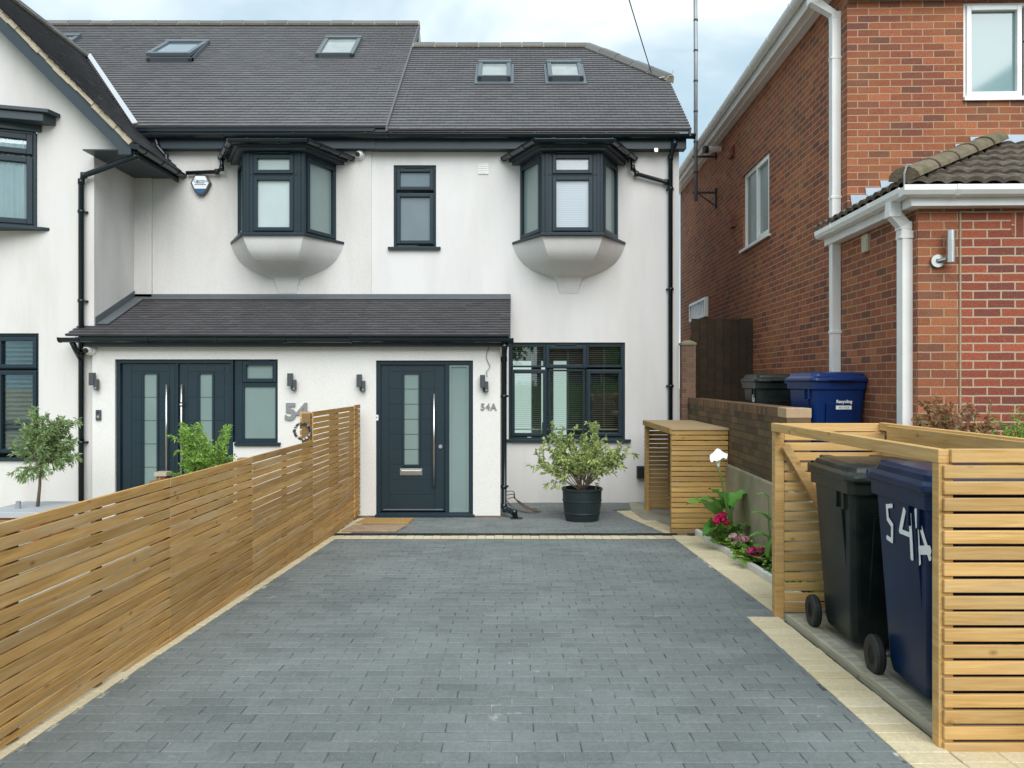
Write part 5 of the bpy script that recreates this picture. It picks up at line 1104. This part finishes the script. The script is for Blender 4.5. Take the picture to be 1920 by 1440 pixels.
t4 = MB(); stroke(t4, [(.31, .87), (.255, .765), (.365, .765)], .0135); stroke(t4, [(.37, .86), (.375, .665)], .015); t4.build('digit', 'paint', b2, label='hand-painted white 4')
tA = MB(); stroke(tA, [(.44, .885), (.45, .66)], .016); stroke(tA, [(.44, .885), (.50, .79), (.56, .70)], .013); stroke(tA, [(.46, .715), (.56, .735)], .019); tA.build('letter', 'paint', b2, label='hand-painted white A')
fb3 = (V((0, 0, 0)), V((1, 0, 0)), V((0, -1, 0)))
lb3 = textobj('Recycling', .042, (V((0, -.3615, .77)), V((1, 0, 0)), V((0, -1, 0))), .03, .02, .001, 'paint', 'lettering', b3, ext=.0015, bold=.0012)
b = MB(); b.obox((.03, -.353, .735), (.078, 0, 0), (0, .003, 0), (0, 0, .018)); b.build('label_plate', 'paint', b3)
textobj('RECYCLE', .026, (V((0, -.3575, .735)), V((1, 0, 0)), V((0, -1, 0))), .03, 0, .0005, 'numgrey', 'lettering', b3, ext=.0008)
fr4 = (V((-.266, -.19, .79)), V((0, -1, 0)), V((-1, 0, 0)))
textobj('13', .115, fr4, .0, .0, .004, 'paint', 'lettering', b4, ext=.0015, bold=.002)
# ================================================================ mats, pot, planter, wreath
b = MB(); b.prism([(-1.93, 10.12, .005), (-1.29, 10.12, .005), (-1.31, 9.73, .012), (-1.99, 9.73, .012)], (0, 0, .02)); tag(b.build('doormat', 'coir', bev=.006), 'golden coir doormat lying against the single front door step', 'doormat')
b = MB(); b.prism([(-1.97, 9.56, .02), (-1.30, 9.56, .02), (-1.37, 9.10, .036), (-2.02, 9.10, .036)], (0, 0, .02)); tag(b.build('doormat', 'coird', bev=.006), 'worn faded brown doormat on the patio, nearer the drain', 'doormat')
ptx, pty = .915, 10.05
t = thing('plant_pot', 'round dark plastic pot with moulded bands on the patio', 'pot', (ptx, pty, 0), 0, local=True)
b = MB(); b.lathe((0, 0, 0), [(.205, .002), (.215, .02), (.232, .10), (.24, .105), (.24, .12), (.236, .125), (.25, .26), (.258, .265), (.258, .28), (.252, .285), (.256, .40), (.268, .405), (.27, .43), (.25, .43), (.24, .38)], 36); b.build('shell', 'pot', t, smooth=False)
b = MB(); b.lathe((0, 0, 0), [(.24, .38), (.1, .395), (.01, .40)], 24); b.build('soil', 'soil', t)
def frame_dir(d):
    d = d.normalized(); a = d.cross(V((0, 0, 1)));
    if a.length < .1: a = V((1, 0, 0))
    a.normalize(); return d, a, d.cross(a).normalized()
def leaf(mb, p, d, l, w_, droop=.2):
    d, a, n = frame_dir(d); t_ = random.uniform(0, math.pi); a, n = a*math.cos(t_)+n*math.sin(t_), n*math.cos(t_)-a*math.sin(t_)
    mb.c = min(1, max(0, random.gauss(.5, .25))); m_ = p+d*l*.5+n*l*.06; tip = p+d*l+V((0, 0, -l*droop))
    mb.add([p, m_+a*w_, m_-a*w_, tip], [(0, 1, 3), (0, 3, 2)])
def rv(s=1.0): return V((random.gauss(0, s), random.gauss(0, s), random.gauss(0, s)))
def curve(p0, p1, n=5, bend=.08, sag=0):
    k = rv(bend); return [p0.lerp(p1, i/n)+k*math.sin(math.pi*i/n)+V((0, 0, sag*math.sin(math.pi*i/n))) for i in range(n+1)]
def shrub(t, base, tips, ll, lw_, perm, leafm, barkm='bark', r0=.014, fork=4, start=.35, name='foliage', spread=.12):
    st_ = MB(); fo = MB()
    for tp in tips:
        tp = V(tp); c = curve(base+V((random.gauss(0, .015), random.gauss(0, .015), 0)), tp, 6, .05*(tp-base).length); n = len(c)
        st_.tube(c, [r0*(1-.75*i/(n-1)) for i in range(n)], 6)
        subs = [(c, start)]
        for f in range(fork):
            k = random.uniform(start*.8, .9)*(n-1); i = int(k); o = c[i].lerp(c[min(i+1, n-1)], k-i); dr = (tp-base).normalized()+rv(.55); e = o+dr.normalized()*random.uniform(.6, 1.3)*spread*2
            cc = curve(o, e, 4, .02); st_.tube(cc, [r0*.35*(1-.6*j/4) for j in range(5)], 5); subs.append((cc, .15))
        for cc, s0 in subs:
            m_ = len(cc)-1; Ls = sum((cc[j+1]-cc[j]).length for j in range(m_)); cnt = int(perm*Ls)
            for _ in range(cnt):
                k = random.uniform(s0, 1)**.8*m_; i = min(int(k), m_-1); o = cc[i].lerp(cc[i+1], k-i); d = (cc[i+1]-cc[i]).normalized()*.9+rv(.6); leaf(fo, o, d, ll*random.uniform(.6, 1.25), lw_*random.uniform(.8, 1.2))
    a = st_.build('branches', barkm, t, smooth=True); b = fo.build(name, leafm, t, recalc=False); return a, b
random.seed(21)
t = thing('potted_shrub', 'airy olive-green shrub growing from the dark plastic pot on the patio', 'shrub', (ptx, pty, .38), 0)
tips = []
for i in range(26):
    a = random.uniform(0, 2*math.pi); rr = .58*random.uniform(.25, 1); z = .62+.42*random.uniform(.1, 1)-.1*(rr/.6)**2; tips.append((ptx+rr*math.cos(a), pty+rr*.8*math.sin(a), z))
tips += [(ptx+.13, pty-.05, 1.22), (ptx+.2, pty, 1.28), (ptx+.16, pty+.1, 1.25), (ptx-.42, pty, 1.12), (ptx-.52, pty-.1, 1.08), (ptx-.38, pty, 1.15), (ptx+.5, pty, 1.02), (ptx+.46, pty-.1, .92), (ptx-.6, pty, .9), (ptx-.2, pty, 1.08), (ptx+.05, pty, 1.12), (ptx-.55, pty, .78), (ptx+.52, pty, .75)]
shrub(t, V((ptx, pty, .38)), tips, .066, .0125, 78, 'shrubleaf', r0=.0065, fork=5, start=.45, spread=.105)
ox, oy = -5.55, 9.0
t = thing('olive_tree', 'small standard olive tree with a bare thin stem, left of the double door', 'tree', (ox, oy, .3), 0)
tr = V((ox+.0, oy, .35)); cr0 = V((ox+.03, oy, .86)); b = MB(); b.tube([tr, tr.lerp(cr0, .5)+V((.01, 0, 0)), cr0], [.02, .016, .014], 8); b.build('trunk', 'bark', t, smooth=True)
tips = []
for i in range(40):
    a = random.uniform(0, 2*math.pi); ph = random.uniform(-.75, 1.0); rr = .33*math.sqrt(max(.05, 1-(ph)**2*.8)); tips.append((ox+.08+rr*math.cos(a)*random.uniform(.5, 1.05)+.07*ph, oy+rr*.9*math.sin(a)*random.uniform(.5, 1), 1.06+.36*ph))
shrub(t, cr0, tips, .062, .0085, 150, 'olive', r0=.008, fork=4, start=.3, name='crown', spread=.09)
t = thing('stone_planter', 'pale grey stone slab planter top on brickwork under the olive tree', 'planter', (ox, oy, 0), 0)
b = MB(); b.box(-5.95, -5.27, 8.6, 9.4, .29, .355); b.build('coping', P('grey_slab', (.42, .44, .46), .7, var=.12, vs=7, bump=.3), t, bev=.006)
b = MB(); b.box(-5.9, -5.32, 8.65, 9.35, -.05, .29); b.build('brickwork', 'brick', t)
b = MB(); b.tube([(-5.68, 8.85, .355), (-5.68, 8.85, .44)], .028, 12); tag(b.build('candle_jar', 'grey', smooth=False), 'small grey glass jar standing on the stone slab beside the olive stem', 'jar')
cxx, cyy = -3.62, 9.1
t = thing('bushy_shrub', 'bright green bushy shrub behind the fence in front of the double door', 'shrub', (cxx, cyy, .2), 0)
tips = []
for i in range(46):
    a = random.uniform(0, 2*math.pi); z = random.uniform(.0, 1); rr = .32*math.sqrt(z*.9+.1)*(1-.45*max(0, z-.6)); tips.append((cxx+rr*math.cos(a), cyy+rr*math.sin(a), .62+z*.72))
shrub(t, V((cxx, cyy, .3)), tips, .06, .0085, 130, 'conifer', r0=.008, fork=4, start=.35, spread=.1)
b = MB(); b.lathe((cxx, cyy, 0), [(.15, -.02), (.2, .36), (.17, .36)], 24); tag(b.build('plant_pot', 'pot'), 'dark pot hidden behind the fence under the bright green shrub', 'pot')
t = thing('brick_pillar', 'low brick pillar with a flat cap just behind the slatted fence', 'pillar', (-4.03, 8.9, 0), 0)
b = MB(); b.box(-4.09, -3.99, 8.85, 8.95, 0, .73); b.build('shaft', 'brick', t); b = MB(); b.box(-4.11, -3.97, 8.83, 8.97, .73, .775); b.build('cap', 'mortarb', t)
wr = thing('wreath', 'small twiggy ring wreath hanging on the end of the tall fence panel', 'wreath', (-2.17, 8.02, 1.31), 0)
for k, m_ in ((0, 'wreatha'), (1, 'wreathb')):
    b = MB()
    for i in range(60):
        if (i % 4 == 3) != bool(k): continue
        a = 2*math.pi*i/60; p = V((-2.185+.082*math.cos(a), 8.02+random.gauss(0, .006), 1.30+.082*math.sin(a))); b.rn(); tdir = V((-math.sin(a), random.gauss(0, .3), math.cos(a)))
        b.obox(p, tdir*.012, V((0, .012, 0)), V((math.cos(a), 0, math.sin(a)))*.011)
    b.build(('twigs', 'beads')[k], m_, wr)
# ================================================================ flower bed planting
random.seed(33)
def bigleaf(mb, base, tip, w_, fold=.25, wave=.06, heart=.25):
    base, tip = V(base), V(tip); d = tip-base; L_ = d.length; dn = d.normalized(); a = dn.cross(V((0, 0, 1))).normalized(); n = a.cross(dn).normalized(); n = n if n.z > 0 else -n
    N_ = 10; mb.c = random.uniform(.2, .9); row = []
    for i in range(N_+1):
        t_ = i/N_; ww = w_*(.55+.45*math.sin(math.pi*t_/.5) if t_ < .25 else max(0, (1-t_)/.75)**.72); c = base+dn*(L_*(t_)) + n*(L_*.18*math.sin(math.pi*t_))
        if i == N_: ww = .001
        wv = wave*w_*math.sin(i*2.1)
        row.append([c-a*ww+n*(fold*ww+wv)-dn*(heart*w_*(1-t_)), c-a*ww*.5+n*fold*.35*ww, c, c+a*ww*.5+n*fold*.35*ww, c+a*ww+n*(fold*ww-wv)-dn*(heart*w_*(1-t_))])
    vs = [q for r in row for q in r]; fs = [(i*5+j, i*5+j+1, (i+1)*5+j+1, (i+1)*5+j) for i in range(N_) for j in range(4)]; mb.add(vs, fs)
lxp, lyp = 2.335, 8.0
def up(px_, py_, y): return V(((px_-960)/1442*y, y, CZ-(py_-715)/1442*y))
t = thing('calla_lily', 'tall calla lily with a single white flower and broad green leaves, against the slatted shed', 'plant', (lxp, lyp, .1), 0)
base = V((lxp, lyp, .1)); lf = MB(); sk = MB()
for (a, b_, y, w_) in (((1338, 962, 8.1), (1287, 943, 7.9), 7.8, .12), ((1352, 952, 8.1), (1312, 936, 8.0), 7.9, .10), ((1362, 955, 8.1), (1329, 913, 8.2), 8, .12), ((1372, 950, 8.1), (1416, 919, 8.15), 8, .11), ((1368, 955, 8.2), (1392, 922, 8.25), 8, .10), ((1378, 995, 8.0), (1412, 985, 7.9), 8, .09), ((1345, 990, 8.0), (1318, 1003, 7.9), 8, .09), ((1365, 990, 8.1), (1340, 960, 8.1), 8, .10), ((1372, 1000, 8.0), (1398, 1000, 7.9), 8, .08)):
    p0, p1 = up(*a), up(*b_); bigleaf(lf, p0, p1+V((0, 0, -.015)), w_*1.25, fold=.25, wave=.14); sk.tube(curve(base+rv(.015), p0, 5, .02), [.011, .010, .009, .008, .007, .005], 6)
lf.build('leaves', 'callaleaf', t, smooth=True, recalc=False); sk.build('stalks', 'stem', t, smooth=True)
ft_ = up(1347, 876, 7.9); b = MB(); b.tube([base, up(1360, 940, 7.95), up(1352, 895, 7.92), ft_], [.012, .010, .009, .010], 8); b.build('flower_stem', 'stem', t, smooth=True)
b = MB(); n = 22; rings = []
for k in range(8):
    h = k/7; rr = .010+.014*h+.051*max(0, h-.4)**1.0*1.5; ring_ = []
    for j in range(n):
        a = 2*math.pi*j/n; fl_ = 1+.35*max(0, h-.5)*math.cos(a-.3)+.10*h*math.sin(3*a); ring_.append(ft_+V((rr*fl_*math.cos(a)*1.25-.006*h, rr*fl_*math.sin(a), (.13*h+.05*max(0, h-.5)*2*math.sin(a+.5)-.022*max(0, h-.7)*3*(1+math.cos(2*a))+.014*max(0, h-.55)*2*math.sin(5*a+1)))))
    rings.append(ring_)
b.loft(rings, (True, False)); b.build('flower', 'spathe', t, smooth=True, recalc=False)
b = MB(); b.tube([ft_+V((0, 0, .02)), ft_+V((0, 0, .085))], [.007, .005], 8); b.build('spadix', 'spadix', t)
def geranium(px_, py_, y, label, petal, nfl=1, green='greenl', leafn=46, rr=.12, base=None):
    c = up(px_, py_, y); g = zg(y)+.04; bx = V((c.x+.02, y+.02, g)) if base is None else V(base)
    t = thing('geranium', label, 'flower', bx, 0, 'flowering geraniums in the bed')
    s_ = MB(); f_ = MB(); l_ = MB()
    for q in range(nfl):
        cc = c+V((random.gauss(0, .03*(nfl > 1)), random.gauss(0, .03), random.gauss(0, .03*(nfl > 1)))); s_.tube(curve(bx, cc, 4, .01), .004, 5)
        lobes = [cc+V((random.uniform(-.065, .065), random.uniform(-.04, .04), random.uniform(-.035, .035))) for _ in range(4)]
        for i in range(110):
            d = rv(1).normalized(); p = lobes[i % 4]+V((d.x*.033, d.y*.033, d.z*.026))*random.uniform(.6, 1.15); a = d.cross(rv(1)).normalized(); n_ = d.cross(a); f_.c = random.random(); w_ = random.uniform(.012, .021)
            q0 = p-a*w_-n_*w_; f_.add([p-a*w_, p-n_*w_+d*.004, p+a*w_, p+n_*w_+d*.004], [(0, 1, 2, 3)])
    for i in range(leafn):
        a = random.uniform(0, 2*math.pi); r_ = rr*random.uniform(.2, 1); p = V((bx.x+r_*math.cos(a), bx.y+r_*math.sin(a)*1.2, g+random.uniform(.02, max(.05, c.z-g-.02))))
        s_.tube([bx, p], .0025, 4); d = (p-bx); d.z *= .4; l_.c = random.random(); dn, aa, nn = frame_dir(d+rv(.01)); nn = (V((0, 0, 1))+rv(.35)).normalized(); aa = dn.cross(nn).normalized(); w_ = random.uniform(.022, .042); m_ = 7
        l_.add([p]+[p+dn*w_*math.cos(2*math.pi*j/m_)*(1+.15*(j % 2))+aa*w_*math.sin(2*math.pi*j/m_)*(1+.15*(j % 2))+nn*.005*(j % 2) for j in range(m_)], [(0, 1+j, 1+(j+1) % m_) for j in range(m_)])
    s_.build('stems', 'stem', t); f_.build('blossom', petal, t, recalc=False); l_.build('leaves', green, t, recalc=False)
geranium(1354, 973, 8.0, 'crimson geranium at the foot of the calla lily', 'crimson', nfl=2, rr=.17, leafn=70)
geranium(1386, 1010, 7.85, 'pale pink geranium in the middle of the flower bed', 'pink', nfl=3, rr=.2, leafn=90)
geranium(1420, 1027, 7.2, 'bright magenta geranium beside the bin store post', 'magenta', rr=.24, nfl=3, leafn=130)
t = thing('hosta', 'broad ribbed green leaves sticking out from behind the bin store post', 'plant', (2.4, 7.1, .13), 0); lf = MB(); sk = MB(); base = V((2.4, 7.1, .13))
for a, b_, w_ in (((1440, 975, 7.1), (1405, 962, 7.1), .07), ((1440, 1008, 7.0), (1402, 1008, 7.0), .07), ((1440, 932, 7.1), (1417, 927, 7.1), .035), ((1442, 1045, 6.9), (1465, 1000, 6.9), .06)):
    p0, p1 = up(*a), up(*b_); bigleaf(lf, p0, p1, w_); sk.tube([base, p0], .005, 5)
lf.build('leaves', 'callaleaf', t, smooth=True, recalc=False); sk.build('stalks', 'stem', t)
def groundleaves(name, label, cat, xr, yr, n, z, m_, size, kind=None):
    l_ = MB()
    for i in range(n):
        y = random.uniform(*yr); x = random.uniform(xr[0](y), xr[1](y)); p = V((x, y, zg(y)+random.uniform(*z))); d = V((random.gauss(0, 1), random.gauss(0, 1), random.uniform(-.2, .5))).normalized(); nn = (V((0, 0, 1))+rv(.4)).normalized(); a = d.cross(nn).normalized(); w_ = size*random.uniform(.6, 1.3); l_.c = random.random()
        l_.add([p, p+d*w_+a*w_*.6, p+d*w_*2, p+d*w_-a*w_*.6], [(0, 1, 2), (0, 2, 3)])
    o = l_.build(name, m_, recalc=False); o['kind'] = 'stuff'; return o
groundleaves('ground_cover', '', '', (lambda y: bedx(y)-.01, lambda y: 2.30+.028*y-.02), (5.7, 8.7), 1500, (.03, .13), 'greenl', .019)
# shrubs beyond the bin store
t = thing('dry_shrub', 'brown half-dead shrub in front of the red brick extension', 'shrub', (3.48, 6.1, .8), 0); tips = [(3.48+random.uniform(-.28, .3), 6.1+random.uniform(-.15, .2), 1.40+random.uniform(-.06, .26)) for i in range(24)]
shrub(t, V((3.5, 6.1, .8)), tips, .055, .014, 75, 'dryleaf', r0=.008, fork=4, start=.4, spread=.09)
t = thing('low_green_shrub', 'low fine-leaved green shrub in front of the red brick extension, right of the brown one', 'shrub', (4.0, 6.15, .8), 0); tips = [(4.05+random.uniform(-.35, .45), 6.15+random.uniform(-.2, .2), 1.38+random.uniform(-.08, .16)) for i in range(30)]
shrub(t, V((4.02, 6.15, .8)), tips, .035, .005, 190, 'conifer', r0=.006, fork=5, start=.45, spread=.08)

# ================================================================ across the street (seen only in the window panes)
random.seed(77)
def far_house(x, label):
    t = thing('brick_house', label, 'house', (x, -19, .3), 0, local=True)
    b = MB(); fr = (V((0, 4, 0)), V((-1, 0, 0)), V((0, 1, 0))); wins = [(-3, -1.2, .9, 2.3), (1, 2.8, .9, 2.3), (-3, -1.2, 3.4, 4.7), (1, 2.8, 3.4, 4.7)]
    wall(b, fr, -4, 4, 0, 5.3, wins); b.quad((-4, 4, 0), (-4, -4, 0), (-4, -4, 5.3), (-4, 4, 5.3)); b.quad((4, 4, 0), (4, -4, 0), (4, -4, 5.3), (4, 4, 5.3)); b.quad((-4, -4, 0), (4, -4, 0), (4, -4, 5.3), (-4, -4, 5.3)); b.build('wall', 'brick', t, recalc=False)
    b = MB(); b.quad((-4.3, 4.4, 5.2), (4.3, 4.4, 5.2), (4.3, 0, 8.4), (-4.3, 0, 8.4)); b.quad((-4.3, -4.4, 5.2), (4.3, -4.4, 5.2), (4.3, 0, 8.4), (-4.3, 0, 8.4)); b.quad((-4, 4, 5.3), (-4, -4, 5.3), (-4, 0, 8.3)); b.quad((4, 4, 5.3), (4, -4, 5.3), (4, 0, 8.3)); b.build('roof', 'ptile', t, recalc=False)
    for w_ in wins: window(t, fr, *w_, [(w_[0]+.03, (w_[0]+w_[1])/2, w_[2]+.03, w_[3]-.03, 1, 'skyglass'), ((w_[0]+w_[1])/2, w_[1]-.03, w_[2]+.03, w_[3]-.03, 1, 'skyglass')], fm='white')
    b = MB(); b.tb(fr, -.5, .45, 0, .06, 0, 2.1); b.build('door', 'binbd', t)
far_house(-5, 'brick house across the street, opposite number 54'); far_house(5.5, 'brick house across the street, opposite the red brick house')
for x, y, h, r_, lab in ((-1.5, -12.5, 6.5, 2.4, 'leafy tree across the street, in the middle'), (6.5, -12, 5.5, 2.2, 'leafy tree across the street, on the right'), (-8, -12.5, 6, 2.3, 'leafy tree across the street, on the left')):
    t = thing('street_tree', lab, 'tree', (x, y, .3), 0); b = MB(); b.tube([(x, y, .2), (x+.1, y, 2), (x, y, h*.6)], [.2, .15, .08], 8); b.build('trunk', 'bark', t, smooth=True); f_ = MB()
    for i in range(2600):
        d = rv(1).normalized()*r_*random.uniform(.6, 1)**.5; leaf(f_, V((x, y, h-r_*.9))+V((d.x, d.y, d.z*1.1))+rv(.15), rv(1), .28, .09)
    f_.build('crown', 'greenl', t, recalc=False)
b = MB(); t = thing('hedge', 'clipped green hedge across the street', 'hedge', (0, -10.6, .3), 0)
for i in range(5000):
    p = V((random.uniform(-14, 14), -10.6+random.uniform(-.35, .35), .3+1.5*random.random()**.6)); leaf(b, p, rv(1), .14, .05)
b.box(-14, 14, -10.8, -10.4, .2, 1.6); b.build('foliage', 'greenl', t, recalc=False)
